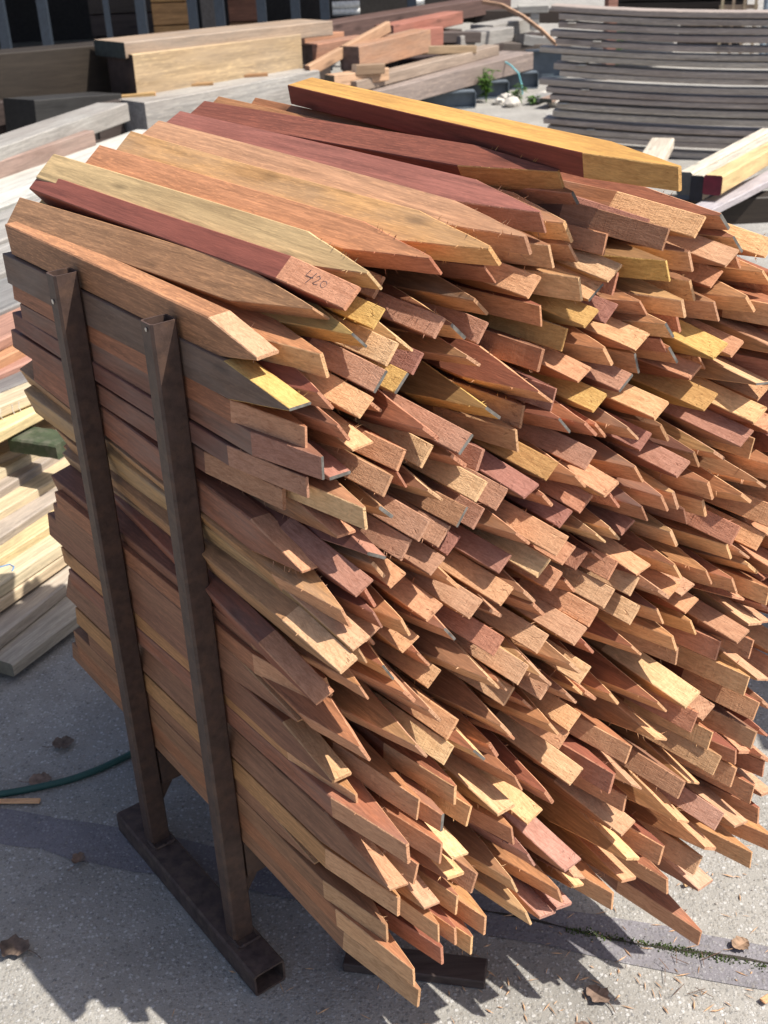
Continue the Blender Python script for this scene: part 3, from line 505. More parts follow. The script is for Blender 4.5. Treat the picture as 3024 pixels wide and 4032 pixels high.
0.8164,0.3566,-0.9837,0.8172,0.3548,91.3,0.0430,1.125,0.0520|r||farther red-brown stake, tip edge upright, above right of the twenty-fourth left-face stake
0.7889,0.4254,-1.0025,0.7900,0.4270,-13.0,0.0133,1.071,0.0544|t||tan stake, sawn face turned up, right of the twenty-first left-face stake
0.8692,0.5402,-1.0137,0.8707,0.5397,73.4,0.0386,1.138,0.0555|o||nearer orange-brown stake, tip edge upright, above right of the nineteenth left-face stake
0.9221,0.5386,-0.9882,0.9214,0.5384,-1.5,0.0390,1.101,0.0490|t||tan stake, sawn face turned up, below left of the large low tan face
0.9591,0.5219,-0.9669,0.9583,0.5214,19.4,0.0361,1.106,0.0538|o||orange-brown stake, sawn face turned up, below left of the large low tan face
1.0038,0.4264,-0.9268,1.0017,0.4284,5.7,0.0402,1.194,0.0500|k||pink sawn face at the bottom edge of the pile
0.9231,0.4935,-0.9779,0.9231,0.4935,97.9,0.0434,1.104,0.0526|o||orange-brown stake, tip edge upright, above left of the pink bottom face
0.9494,0.4484,-0.9589,0.9496,0.4489,115.5,0.0488,1.154,0.0550|k||pinkish brown stake, knife-like tip, left of the pink bottom face
0.8377,0.4951,-0.9950,0.8407,0.4986,-13.6,0.0340,1.135,0.0515|t||tan stake, sawn face turned up, right of the nineteenth left-face stake
0.8328,0.4514,-1.0009,0.8295,0.4480,-15.9,0.0364,1.174,0.0540|o||orange-brown stake, sawn face turned up, below right of the nineteenth left-face stake
0.8631,0.4246,-0.9958,0.8665,0.4253,69.3,0.0396,1.152,0.0510|b||mid-brown stake, tip edge upright, below right of the nineteenth left-face stake
0.8328,0.4012,-0.9960,0.8325,0.4001,83.5,0.0443,1.164,0.0532|o||orange-brown stake, tip edge upright, right of the twenty-first left-face stake
0.9196,0.4093,-0.9646,0.9195,0.4088,111.0,0.0503,1.079,0.0541|t||tan stake, knife-like tip, left of the pink bottom face
0.9283,0.3580,-0.9393,0.9252,0.3598,109.7,0.0860,1.168,0.0528|t||tan stake, knife-like tip, below left of the pink bottom face
0.9739,0.3805,-0.9245,0.9729,0.3823,107.7,0.0493,1.196,0.0513|o||orange-brown stake, knife-like tip, below left of the pink bottom face
0.9622,0.3383,-0.9362,0.9598,0.3364,-16.8,0.0449,1.219,0.0542|k||pinkish brown stake, sawn face turned up, below left of the pink bottom face
0.9958,0.3413,-0.9333,0.9960,0.3413,-17.5,0.0398,1.130,0.0500|k||*
0.8662,0.3558,-0.9710,0.8683,0.3559,85.9,0.0421,1.179,0.0513|o||farther orange-brown stake, tip edge upright, above right of the twenty-fourth left-face stake
0.8459,0.3214,-0.9793,0.8498,0.3215,86.0,0.0431,1.091,0.0545|o||nearer orange-brown stake, tip edge upright, above right of the twenty-fourth left-face stake
0.8830,0.2900,-1.1893,0.8830,0.2900,90.0,0.0360,0.893,0.0530|o|F|*
0.9310,0.2900,-1.2032,0.9310,0.2900,0.0,0.0360,0.910,0.0530|o|F|*
0.9710,0.2900,-1.2292,0.9710,0.2900,135.0,0.0360,0.906,0.0530|o|F|*
1.0150,0.2900,-1.2165,1.0150,0.2900,0.0,0.0360,0.900,0.0530|o|F|*
1.0910,0.2900,-1.0474,1.0910,0.2900,75.0,0.0360,1.107,0.0530|o|F|*
1.2790,0.3340,-1.0966,1.2790,0.3340,0.0,0.0360,0.999,0.0530|o|F|*
1.3910,0.3540,-1.0108,1.3910,0.3540,105.0,0.0360,1.054,0.0530|o|F|*
1.0670,0.3900,-1.1438,1.0670,0.3900,0.0,0.0360,0.944,0.0530|o|F|*
1.4030,0.3940,-1.0430,1.4030,0.3940,120.0,0.0360,1.041,0.0530|o|F|*
1.1550,0.4220,-1.1367,1.1550,0.4220,120.0,0.0360,0.999,0.0530|o|F|*
1.0390,0.4340,-1.1050,1.0390,0.4340,30.0,0.0360,1.001,0.0530|b|F|*
1.4110,0.4380,-1.0035,1.4110,0.4380,120.0,0.0360,1.142,0.0530|r|F|*
0.9030,0.4460,-1.2655,0.9030,0.4460,0.0,0.0360,0.863,0.0460|o|F|*
1.0710,0.4540,-1.1922,1.0710,0.4540,0.0,0.0360,0.901,0.0530|b|F|*
1.1750,0.4620,-1.0700,1.1750,0.4620,45.0,0.0360,0.970,0.0530|b|F|*
0.9910,0.4740,-1.1831,0.9910,0.4740,60.0,0.0360,0.930,0.0530|r|F|*
0.8750,0.4780,-1.2296,0.8750,0.4780,0.0,0.0360,0.884,0.0530|b|F|*
1.0350,0.4820,-1.1515,1.0350,0.4820,0.0,0.0360,1.020,0.0460|b|F|*
1.4070,0.4820,-1.1016,1.4070,0.4820,0.0,0.0360,1.008,0.0460|r|F|*
1.4230,0.5220,-1.1114,1.4230,0.5220,30.0,0.0360,1.031,0.0530|b|F|*
1.1910,0.5380,-1.1622,1.1910,0.5380,90.0,0.0360,0.995,0.0530|b|F|*
1.4150,0.5700,-1.1483,1.4150,0.5700,120.0,0.0360,1.011,0.0530|o|F|*
0.8950,0.5740,-1.1663,0.8950,0.5740,120.0,0.0360,0.944,0.0530|b|F|*
0.9910,0.5780,-1.2091,0.9910,0.5780,150.0,0.0360,0.918,0.0530|o|F|*
1.0670,0.5820,-1.2553,1.0670,0.5820,0.0,0.0360,0.839,0.0460|b|F|*
1.1470,0.6020,-1.1377,1.1470,0.6020,0.0,0.0360,0.984,0.0460|o|F|*
1.4150,0.6140,-0.8801,1.4150,0.6140,45.0,0.0360,1.235,0.0530|o|F|orange-brown stake, set back between tips, below right of the orange right edge end
0.8110,0.6220,-1.3475,0.8110,0.6220,45.0,0.0360,0.723,0.0530|b|F|*
1.2710,0.6380,-1.1128,1.2710,0.6380,30.0,0.0360,0.978,0.0460|b|F|*
1.4310,0.6500,-0.8901,1.4310,0.6500,30.0,0.0360,1.202,0.0530|b|F|mid-brown stake, set back between tips, right of the orange right edge end
1.1750,0.6780,-1.1251,1.1750,0.6780,0.0,0.0360,0.946,0.0530|o|F|*
1.1270,0.6900,-1.1531,1.1270,0.6900,15.0,0.0360,0.955,0.0530|r|F|*
1.4510,0.7140,-0.8338,1.4510,0.7140,0.0,0.0360,1.311,0.0530|r|F|*
1.4790,0.7500,-0.8550,1.4790,0.7500,0.0,0.0360,1.284,0.0530|o|F|*
1.4350,0.7620,-0.9393,1.4350,0.7620,0.0,0.0360,1.223,0.0530|r|F|*
1.5110,0.7820,-0.8792,1.5110,0.7820,0.0,0.0360,1.225,0.0530|r|F|*
1.4630,0.7980,-0.9067,1.4630,0.7980,0.0,0.0360,1.220,0.0530|b|F|*
1.4110,0.8020,-0.8691,1.4110,0.8020,0.0,0.0360,1.231,0.0460|r|F|red-brown stake, set back between tips, below right of the red-brown right edge end
1.5270,0.8260,-0.8850,1.5270,0.8260,30.0,0.0360,1.205,0.0530|o|F|*
1.4350,0.8380,-0.8675,1.4350,0.8380,15.0,0.0360,1.272,0.0530|r|F|farther red-brown stake, set back between tips, right of the red-brown right edge end
1.4790,0.8420,-0.9414,1.4790,0.8420,30.0,0.0360,1.168,0.0530|o|F|*
1.5070,0.8700,-0.8550,1.5070,0.8700,0.0,0.0360,1.222,0.0460|r|F|*
1.4110,0.8820,-0.8803,1.4110,0.8820,60.0,0.0360,1.232,0.0530|r|F|nearer red-brown stake, set back between tips, right of the red-brown right edge end
1.4590,0.8860,-0.9512,1.4590,0.8860,75.0,0.0360,1.136,0.0530|o|F|orange-brown stake, set back between tips, above right of the red-brown right edge end
1.5310,0.9060,-0.9223,1.5310,0.9060,15.0,0.0360,1.199,0.0530|r|F|*
1.4910,0.9140,-0.8893,1.4910,0.9140,0.0,0.0360,1.254,0.0460|o|F|*
1.5150,0.9500,-0.9198,1.5150,0.9500,75.0,0.0360,1.202,0.0530|p|F|*
1.4710,0.9740,-0.9045,1.4710,0.9740,0.0,0.0360,1.267,0.0530|p|F|*
1.4070,0.9820,-0.9734,1.4070,0.9820,75.0,0.0360,1.120,0.0530|b|F|mid-brown stake, set back between tips, below right of the level yellow upper right face
1.5270,0.9860,-0.9173,1.5270,0.9860,45.0,0.0360,1.213,0.0530|b|F|*
1.4390,1.0100,-0.9613,1.4390,1.0100,15.0,0.0360,1.113,0.0530|o|F|*
1.4870,1.0180,-0.9218,1.4870,1.0180,30.0,0.0360,1.230,0.0530|r|F|*
1.5230,1.0300,-0.9079,1.5230,1.0300,30.0,0.0360,1.203,0.0460|o|F|*
1.4510,1.0540,-0.9969,1.4510,1.0540,30.0,0.0360,1.108,0.0530|o|F|orange-brown stake, set back between tips, right of the level yellow upper right face
1.4870,1.0660,-0.9894,1.4870,1.0660,30.0,0.0360,1.132,0.0530|r|F|*
1.5350,1.0700,-0.9390,1.5350,1.0700,30.0,0.0360,1.164,0.0530|p|F|*
1.5030,1.1060,-0.9189,1.5030,1.1060,90.0,0.0360,1.219,0.0530|o|F|*
0.9590,1.1300,-1.4366,0.9590,1.1300,15.0,0.0360,0.711,0.0530|p|F|*
1.4390,1.1380,-0.9449,1.4390,1.1380,0.0,0.0360,1.213,0.0460|b|F|mid-brown stake, set back between tips, above right of the level yellow upper right face
1.5350,1.1380,-0.9295,1.5350,1.1380,15.0,0.0360,1.203,0.0530|o|F|*
1.4790,1.1420,-0.9869,1.4790,1.1420,135.0,0.0360,1.153,0.0530|o|F|*
1.4550,1.1780,-0.9388,1.4550,1.1780,90.0,0.0360,1.169,0.0530|o|F|orange-brown stake, set back between tips, below right of the light tan upper right face
1.5110,1.1780,-0.9332,1.5110,1.1780,90.0,0.0360,1.193,0.0530|o|F|*
1.4870,1.2140,-1.0259,1.4870,1.2140,105.0,0.0360,1.109,0.0530|o|F|*
1.0750,1.2260,-1.4435,1.0750,1.2260,15.0,0.0360,0.694,0.0530|p|F|*
0.9870,1.2540,-1.4880,0.9870,1.2540,0.0,0.0360,0.684,0.0460|b|F|*
1.0150,1.2860,-1.4148,1.0150,1.2860,0.0,0.0360,0.711,0.0460|b|F|*
0.9710,1.2980,-1.3903,0.9710,1.2980,0.0,0.0360,0.712,0.0530|r|F|*
1.0470,1.3140,-1.4068,1.0470,1.3140,0.0,0.0360,0.749,0.0530|o|F|*
1.0910,1.3220,-1.4983,1.0910,1.3220,90.0,0.0360,0.624,0.0530|o|F|*
1.2710,1.3700,-1.3928,1.2710,1.3700,45.0,0.0360,0.702,0.0530|r|F|red-brown stake, set back between tips, left of the dark top stake
0.8230,0.2900,-1.1774,0.8230,0.2900,90.0,0.0360,0.959,0.0460|o|F|*
1.1350,0.2900,-1.1815,1.1350,0.2900,15.0,0.0360,0.928,0.0530|r|F|*
0.8990,0.3260,-1.1185,0.8990,0.3260,90.0,0.0360,1.009,0.0460|o|F|*
0.7350,0.3940,-1.2116,0.7350,0.3940,0.0,0.0360,0.829,0.0380|b|F|mid-brown stake, twenty-second from the top of the left face behind the steel posts
0.9670,0.4180,-1.2473,0.9670,0.4180,0.0,0.0360,0.825,0.0380|b|F|*
1.0710,0.4980,-1.1339,1.0710,0.4980,0.0,0.0360,0.945,0.0380|b|F|*
1.0950,0.6100,-1.2366,1.0950,0.6100,0.0,0.0360,0.899,0.0380|o|F|*
0.7710,0.6380,-1.2552,0.7710,0.6380,0.0,0.0360,0.840,0.0530|b|F|*
0.9070,0.6940,-1.2752,0.9070,0.6940,135.0,0.0360,0.845,0.0460|b|F|*
"""
# ------------------------------------------------------------------ palettes of the tropical wood stakes
BODY = {'o': (.42, .192, .092), 't': (.41, .22, .11), 'y': (.32, .19, .075), 'r': (.325, .132, .07), 'p': (.235, .108, .07),
        'd': (.18, .086, .052), 'b': (.325, .162, .088), 'k': (.31, .145, .098)}
SAWN = {'o': (.66, .375, .205), 't': (.63, .39, .225), 'y': (.57, .345, .13), 'r': (.57, .29, .17), 'p': (.42, .215, .15),
        'd': (.39, .205, .12), 'b': (.52, .30, .17), 'k': (.54, .31, .225)}
FIG = {'k': .4, 'o': .6, 't': .5, 'y': .35, 'r': .5, 'p': .35, 'd': .4, 'b': .5}
WM = {k: wood(k, v, FIG[k]) for k, v in BODY.items()}
WMG = {k: wood(k + '_weathered', v, FIG[k], grey=.4) for k, v in BODY.items()}
SM = {k: sawn(k, v) for k, v in SAWN.items()}
SMTOP = {'wide': sawn('wide', (.56, .26, .14)), 'orange': sawn('orange', (.60, .32, .15)), 'brown': sawn('brown', (.48, .27, .16)), 'purple': sawn('purple', (.37, .17, .125)),
         'first': sawn('first', (.64, .40, .23)), 'second': sawn('second', (.58, .35, .19)), 'pale': sawn('pale', (.60, .41, .22))}
ENDG = plain('grey_end_paint', (.145, .136, .122), .95, mott=.5, spec=.2, scale=60)
WMTOP = {'first': wood('first', (.46, .235, .115), .8), 'second': wood('second', (.44, .24, .12), .6), '420': wood('dark_red', (.27, .09, .06), .2),
         'pale': wood('pale', (.50, .345, .18), .3), 'wide': wood('redwide', (.44, .185, .105), .55), 'orange': wood('orange', (.49, .255, .12), .45, grey=.3),
         'brown': wood('brown_top', (.41, .22, .13), .5), 'purple': wood('purple_top', (.315, .135, .092), .45), 'dark': wood('dark_top', (.28, .115, .062), .7),
         'yellow': wood('darkred_yellow', (.25, .082, .045), .2)}
YTOP = wood('yellow_top', (.66, .40, .10), .45)

def octa(cy, a, b, c):
    """cross-section half sizes a (y) and b (z), chamfer c"""
    return [(cy + a - c, b), (cy - a + c, b), (cy - a, b - c), (cy - a, -b + c), (cy - a + c, -b), (cy + a - c, -b), (cy + a, -b + c), (cy + a, b - c)]
def stake_meshes(L, T, Wd, wl, blunt, off, seed, fuzz, ext):
    """body along -X, the sawn point ends at x = 0; returns the two bmeshes"""
    r = random.Random(seed)
    a, b, c = Wd / 2, T / 2, r.uniform(.0008, .0022)
    bowy, bowz = r.uniform(-.0028, .0028), r.uniform(-.0028, .0028)
    def bow(x):
        q = (x + L) * (-x) / (L * L / 4)
        return bowy * q, bowz * q
    bm = bmesh.new(); prev = None; nseg = 7
    for k in range(nseg + 1):
        x = -L + (L - wl) * k / nseg
        dy, dz = bow(x)
        ring = [bm.verts.new((x, y + dy, z + dz)) for y, z in octa(0, a, b, c)]
        if prev: quadring(bm, prev, ring)
        else: bm.faces.new(ring)
        prev = ring
    pm = bmesh.new(); prev = None; seg = 6
    for k in range(seg + 1):
        f = k / seg; x = -wl + wl * f
        dy, dz = bow(x)
        hy = a + (blunt - a) * f + (r.uniform(-.0005, .0005) if 0 < k < seg else 0)
        cy = off * f
        cc = c + (min(.0011, blunt * .4) - c) * f
        prof = octa(cy, hy, b - (.0012 * f), cc)
        ring = [pm.verts.new((x, y + dy, z + dz)) for y, z in prof]
        side = [bm.verts.new((x, prof[j][0] + dy, prof[j][1] + dz)) for j in (0, 1, 4, 5)]
        if prev:
            for j in (1, 2, 3, 5, 6, 7):                       # the two sawn faces and their corners
                pm.faces.new((prev[j], prev[(j + 1) % 8], ring[(j + 1) % 8], ring[j]))
            for j in (0, 2):                                  # the two uncut sides stay with the shaft
                bm.faces.new((pside[j], pside[j + 1], side[j + 1], side[j]))
        pside = side
        prev = ring
    fc = pm.faces.new(prev[::-1]); fc.material_index = 2 if ext else 0
    for _ in range(fuzz):                                                  # splinters left standing along the sawn edges
        f = r.uniform(.15, .95); x = -wl * (1 - f); sy = r.choice((-1, 1)); sz = r.choice((-1, 1))
        hy = a + (blunt - a) * f
        p = Vector((x, off * f + sy * hy * .98, sz * b * .98)); l = r.uniform(.003, .011)
        d = Vector((r.uniform(.2, 1.0), sy * r.uniform(.1, .9), sz * r.uniform(.1, .9))).normalized() * l
        w = Vector((r.uniform(.0005, .0012), 0, 0)); w2 = d.cross(w).normalized() * .0005
        vs = [pm.verts.new(p + w), pm.verts.new(p - w), pm.verts.new(p + w2), pm.verts.new(p + d)]
        for q in ((0, 1, 3), (1, 2, 3), (2, 0, 3)):
            pm.faces.new([vs[i] for i in q]).material_index = 0
    for m in (bm, pm): bmesh.ops.recalc_face_normals(m, faces=m.faces)
    # recalc may flip the open point: make its far cap face +x
    pm.faces.ensure_lookup_table()
    return bm, pm
def frame(u, h, s, mu, mh, ang):
    P = W(u, s, h); X = (P - W(mu, -1.6, mh)).normalized()
    e = N * math.cos(R(ang)) + UP * math.sin(R(ang)); Z = (e - X * e.dot(X)).normalized(); Y = Z.cross(X)
    M = Matrix((X, Y, Z)).transposed().to_4x4(); M.translation = P
    return M
GROUP = 'pointed stakes stacked in the steel rack'
rest_bm = bmesh.new(); REST = []
def place_stake(k, line):
    q = line.split('|'); v = [float(x) for x in q[0].split(',')]
    u, h, s, mu, mh, ang, T, L, Wd = v; col, flag, label = q[1], q[2], q[3]
    r = random.Random(1000 + k)
    T = .55 * min(max(T, .031), .042) + .45 * .0355
    wl = r.uniform(.125, .18); blunt = r.uniform(.0014, .0030); off = r.uniform(-.004, .004)
    grey = 'G' in flag
    if grey: blunt = r.uniform(.0018, .0028)
    fuzz = r.choice((0, 0, 4, 9)) if flag != 'F' else 0
    if flag in ('pale', 'brown', 'orange', 'wide', 'dark', 'purple'): fuzz = 22
    if flag == '420': T, off, blunt, wl = .038, 0, .003, .125
    if flag == 'first': off = 0.0; wl = .115
    M = frame(u, h, s, mu, mh, ang)
    bm, pm = stake_meshes(L, T, Wd, wl, blunt, off, k, fuzz, grey)
    wm = WMTOP.get(flag) or (wood('brown_grey', (.21, .14, .095), .5, grey=.4) if 'K' in flag else None) or ((WMG if r.random() < .22 else WM)[col])
    sm = SMTOP.get(flag) or SM[col]
    if label == '*':
        mi = {'o': 0, 't': 1, 'y': 2, 'r': 3, 'p': 4, 'd': 5, 'b': 6, 'k': 7}[col]
        for src, off_i in ((bm, 0), (pm, 8)):
            tmp = bpy.data.meshes.new('tmp'); src.to_mesh(tmp); src.free()
            for p in tmp.polygons: p.material_index = mi + (off_i if p.material_index != 1 else 0)
            tmp.transform(M); rest_bm.from_mesh(tmp); bpy.data.meshes.remove(tmp)
        return
    o = link('stake', bm, [wm]); o.matrix_world = M
    tag(o, label, 'stake', GROUP)
    if flag == 'yellow':
        o.data.materials.append(YTOP)
        for p in o.data.polygons:
            if (M.to_3x3() @ p.normal).z > .6: p.material_index = 1
    tip = link('sawn_point', pm, [SM['y'] if flag in ('yellow', 'dark') else sm, wm, ENDG if grey else sm], o)
    if flag == '420':      # pencilled number on the upward bevel
        sy = 1 if (M.to_3x3() @ Vector((0, 1, 0))).z > 0 else -1
        ST = [[(.02, .92), (-.06, .40), (.34, .44)], [(.36, .86), (.26, .40), (.16, -.10)],
              [(.46, .62), (.56, .76), (.66, .62), (.60, .38), (.46, .10), (.56, .06), (.72, .12)],
              [(.98, .60), (.84, .52), (.82, .24), (.94, .08), (1.08, .18), (1.10, .44), (.98, .60)]]
        nb = bmesh.new(); a = Wd / 2; sl = (a - blunt) / wl
        zs = 1 if (M.to_3x3() @ Vector((0, 0, 1))).dot(N) > 0 else -1
        for st in ST:
            pts = []
            for gx, gy in st:
                x = -.082 + gx * .034; z = zs * (-.006 + gy * .019)
                pts.append((x, sy * (a - sl * (x + wl) + .0004), z))
            add_tube(nb, pts, .00042, 5)
        link('pencil_number', nb, plain('pencil', (.09, .07, .08), .6), o)
for k, line in enumerate(STAKES.strip().split('\n')): place_stake(k, line)
if len(rest_bm.verts):
    order = 'otyrpdbk'
    o = link('stakes_further_in', rest_bm, [WM[c] for c in order] + [SM[c] for c in order])
    tag(o, 'mass of further pointed stakes deep in the stack, seen in the gaps between the tips', 'stakes', kind='stuff')
else: rest_bm.free()

# ------------------------------------------------------------------ steel rack
STEEL = plain('rusty_brown_steel', (.062, .038, .030), .55, mott=.3, scale=60, spec=.4, col2=(.095, .055, .038))
RAIL = plain('rusty_brown_rail', (.07, .048, .042), .75, mott=.35, scale=50, spec=.25, col2=(.11, .078, .06))
BOLT = plain('bare_bolt', (.5, .48, .45), .35, metal=.8, mott=.1)
rack = empty('steel_rack', W(1.09, -1.6, 0))
tag(rack, 'dark brown steel rack of square tube posts on ground rails, holding the stacked stakes upright', 'rack')
def rk(name, bm, m):
    o = link(name, bm, m, rack); bmesh_inv = Matrix.Translation(-rack.location); o.data.transform(bmesh_inv); return o
PW, PD = .042, .034           # post width across the rack, depth along it
for side, uc in (('l', .6735 + PW / 2), ('r', 1.455 + PW / 2)):
    bm = bmesh.new(); hollow(bm, W(uc - .004 * (1 if side == 'l' else -1), -1.905, .026), N, UP, D, .064, .050, .55, .004)
    rk('ground_rail', bm, RAIL)
    for sc_ in (-1.77, -1.444):
        bm = bmesh.new(); hollow(bm, W(uc, sc_ - PD / 2, .0505), N, D, UP, PW, PD, 1.184 if side == 'l' else 1.10, .0028)
        p = rk('post', bm, STEEL)
        if side == 'l':
            bm = bmesh.new(); wb = W(.6735 - .0008, sc_ - PD / 2 + (.004 if sc_ > -1.6 else -.002), 1.19 if sc_ < -1.6 else 1.226)
            add_tube(bm, [wb, wb - N * .0012], .0042 if sc_ < -1.6 else .003, 10); b = link('bolt_head', bm, BOLT, p); b.data.transform(Matrix.Translation(-rack.location))
for sc_ in (-1.77, -1.444):
    bm = bmesh.new(); rw = random.Random(int(-sc_ * 100)); uc = .6735 + PW / 2; pts = []
    for a, c in (((-1, 1), (1, 1)), ((1, 1), (1, -1)), ((1, -1), (-1, -1)), ((-1, -1), (-1, 1))):
        for q in range(9):
            t = q / 9; pts.append(W(uc + (a[0] + (c[0] - a[0]) * t) * PW / 2, sc_ + (a[1] + (c[1] - a[1]) * t) * PD / 2, .0525 + rw.uniform(-.0008, .0008)))
    add_tube(bm, pts + pts[:1], [rw.uniform(.0022, .004) for _ in range(len(pts) + 1)], 6); rk('weld_bead', bm, RAIL)
for sc_ in (-1.787, -1.461):
    bm = bmesh.new(); hollow(bm, W(.7165, sc_, .226), D, UP, N, .034, .084, .7365, .003)
    rk('cross_beam', bm, STEEL)
    bm = bmesh.new()
    M = Matrix((N, D, UP)).transposed().to_4x4(); M.translation = W(.72, sc_, .19)
    for sgn in (0,):
        pr = [Vector((0, -.003, -.05)), Vector((.035, -.003, .0)), Vector((0, -.003, .0))]
        a = [bm.verts.new(M @ v) for v in pr]; b = [bm.verts.new(M @ (v + Vector((0, .006, 0)))) for v in pr]
        bm.faces.new(a); bm.faces.new(b[::-1]); quadring(bm, a, b)
    rk('gusset', bm, STEEL)

# ------------------------------------------------------------------ ground
bm = bmesh.new()
vs = [bm.verts.new(p) for p in ((-60, -20, 0), (60, -20, 0), (60, 90, 0), (-60, 90, 0))]; bm.faces.new(vs)
tag(link('ground', bm, concrete('washed_concrete', .32, (1, .955, .87), .6)), None, None, kind='structure')
def sheet(name, pts, z, m, kind='structure', label=None):
    bm = bmesh.new(); bm.faces.new([bm.verts.new((x, y, z)) for x, y in pts]); o = link(name, bm, m); tag(o, label, None, kind=kind); return o
SA, SB = Vector((-.858, 1.964)), Vector((.6565, 1.4965)); sd = (SB - SA).normalized(); sn = Vector((-sd.y, sd.x))
bm = bmesh.new(); rows = []
for k in range(121):
    p = SA + sd * (-4 + 9 * k / 120); w = .051 + .004 * math.sin(k * .9) + rnd.uniform(-.003, .003)
    rows.append((bm.verts.new((*(p + sn * w), .0015)), bm.verts.new((*(p - sn * (w + rnd.uniform(-.004, .004))), .0015))))
for a, b in zip(rows, rows[1:]): bm.faces.new((a[1], b[1], b[0], a[0]))
tag(link('joint_strip', bm, concrete('smooth_joint', .215, (.98, .93, 1.0), .45)), None, None, kind='structure')
# narrow dark joint line and moss along it
bm = bmesh.new(); prev = None
for k in range(161):
    p = SA + sd * (1.0 + 4 * k / 160) + sn * (.004 + .006 * math.sin(k * .35)); w = rnd.uniform(.0012, .004)
    a = (bm.verts.new((*(p + sn * w), .0028)), bm.verts.new((*(p - sn * w), .0028)))
    if prev: bm.faces.new((prev[1], a[1], a[0], prev[0]))
    prev = a
tag(link('joint_crack', bm, plain('joint_dirt', (.035, .03, .024), .95)), None, None, kind='structure')
bm = bmesh.new()
def jline(t, o=0): p = SA + sd * t + sn * o; return p
for k in range(2600):
    t = rnd.uniform(1.22, 2.2)
    dens = .5 + .5 * math.sin(t * 23) * math.sin(t * 9 + 1)
    if rnd.random() > .25 + .75 * dens: continue
    p = jline(t, rnd.gauss(.002, .0055)); r = rnd.uniform(.0008, .0024); hgt = rnd.uniform(.002, .005)
    b0 = Vector((p.x, p.y, .002)); a = rnd.uniform(0, 6.28); d = Vector((math.cos(a), math.sin(a), 0)) * r
    vs = [bm.verts.new(b0 + d), bm.verts.new(b0 - d), bm.verts.new(b0 + Vector((-d.y, d.x, 0)) * .8), bm.verts.new(b0 + Vector((rnd.uniform(-.002, .002), rnd.uniform(-.002, .002), hgt)))]
    for q in ((0, 1, 3), (1, 2, 3), (2, 0, 3)): bm.faces.new([vs[i] for i in q])
tag(link('moss', bm, plain('moss_green', (.055, .085, .018), .9, mott=.5, scale=90)), 'green moss growing along the joint in the concrete', 'moss', kind='stuff')
# green garden hose
bm = bmesh.new()
hp = [(-1.6, 1.98), (-1.2, 2.02), (-.882, 2.054), (-.822, 2.066), (-.735, 2.091), (-.673, 2.125), (-.613, 2.171), (-.552, 2.229), (-.42, 2.36), (-.2, 2.52), (.1, 2.6), (.5, 2.6)]
pts = []
for a, b in zip(hp, hp[1:]):
    for k in range(5): pts.append((a[0] + (b[0] - a[0]) * k / 5, a[1] + (b[1] - a[1]) * k / 5, .0082))
for _ in range(3): pts = [pts[0]] + [tuple((Vector(a) + Vector(b) * 2 + Vector(c)) / 4) for a, b, c in zip(pts, pts[1:], pts[2:])] + [pts[-1]]
add_tube(bm, pts, .0078, 12)
tag(link('garden_hose', bm, plain('hose_green', (.02, .068, .058), .6, mott=.15), smooth=True), 'dark green garden hose lying on the concrete and running under the rack', 'hose')
# plank scrap in the shade under the stack
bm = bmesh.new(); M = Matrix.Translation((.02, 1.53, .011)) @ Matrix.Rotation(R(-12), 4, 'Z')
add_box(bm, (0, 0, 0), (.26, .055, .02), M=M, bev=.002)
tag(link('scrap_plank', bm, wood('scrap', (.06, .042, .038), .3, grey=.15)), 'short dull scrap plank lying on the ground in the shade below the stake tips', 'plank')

# dead leaves, twigs, chips
LEAF = [plain('dead_leaf_%d' % i, c, .85, mott=.5, scale=60) for i, c in enumerate(((.17, .115, .085), (.12, .085, .065), (.26, .17, .11)))]
def leaf(x, y, size, rz, curl, m, label, stem=True):
    o = empty('dead_leaf', (x, y, .0045), rz); tag(o, label, 'leaf', 'dead leaves and scraps on the concrete')
    r = random.Random(int(x * 999 + y * 77)); bm = bmesh.new(); n = 12; top = []
    for k in range(n + 1):
        t = k / n; w = size * .42 * math.sin(math.pi * min(1, t * .92 + .05)) ** .7 * (1 + .16 * math.sin(t * 13 + x * 9) + r.uniform(-.12, .12)) + .0006
        xx = (t - .5) * size; z = .002 + size * .18 * curl * (2 * t - 1) ** 2
        top.append([bm.verts.new((xx, w, z + curl * w * .55 + r.uniform(0, .002))), bm.verts.new((xx, 0, z)), bm.verts.new((xx, -w * r.uniform(.7, 1.1), z + curl * w * .4 + r.uniform(0, .002)))])
    for a, b in zip(top, top[1:]):
        bm.faces.new((a[0], b[0], b[1], a[1])); bm.faces.new((a[1], b[1], b[2], a[2]))
    ext = bmesh.ops.extrude_face_region(bm, geom=list(bm.faces)); bmesh.ops.translate(bm, verts=[v for v in ext['geom'] if isinstance(v, bmesh.types.BMVert)], vec=(0, 0, .0006))
    bmesh.ops.recalc_face_normals(bm, faces=bm.faces)
    link('blade', bm, m, o)
    if stem:
        bm = bmesh.new(); add_tube(bm, [(-.5 * size, 0, .003), (-.75 * size, .06 * size, .002), (-1.0 * size, .2 * size, .0016)], .0009, 5); link('stem', bm, m, o)
leaf(-.735, 1.615, .06, 2.9, .5, LEAF[1], 'large dark crumpled dead leaf with a long stem, left of the ground rail')
leaf(-.775, 2.22, .05, .2, .7, LEAF[1], 'dark curled leaf scrap between the bottom board and the hose')
leaf(-.80, 2.095, .05, .1, .4, LEAF[0], 'brown leaf scrap touching the hose at the left edge')
leaf(-.66, 1.84, .032, 1.2, .9, LEAF[0], 'small curled brown leaf in front of the dark joint strip, left of the rack')
leaf(.62, 1.545, .034, .4, .6, LEAF[2], 'dry brown leaf at the right edge beyond the mossy joint')
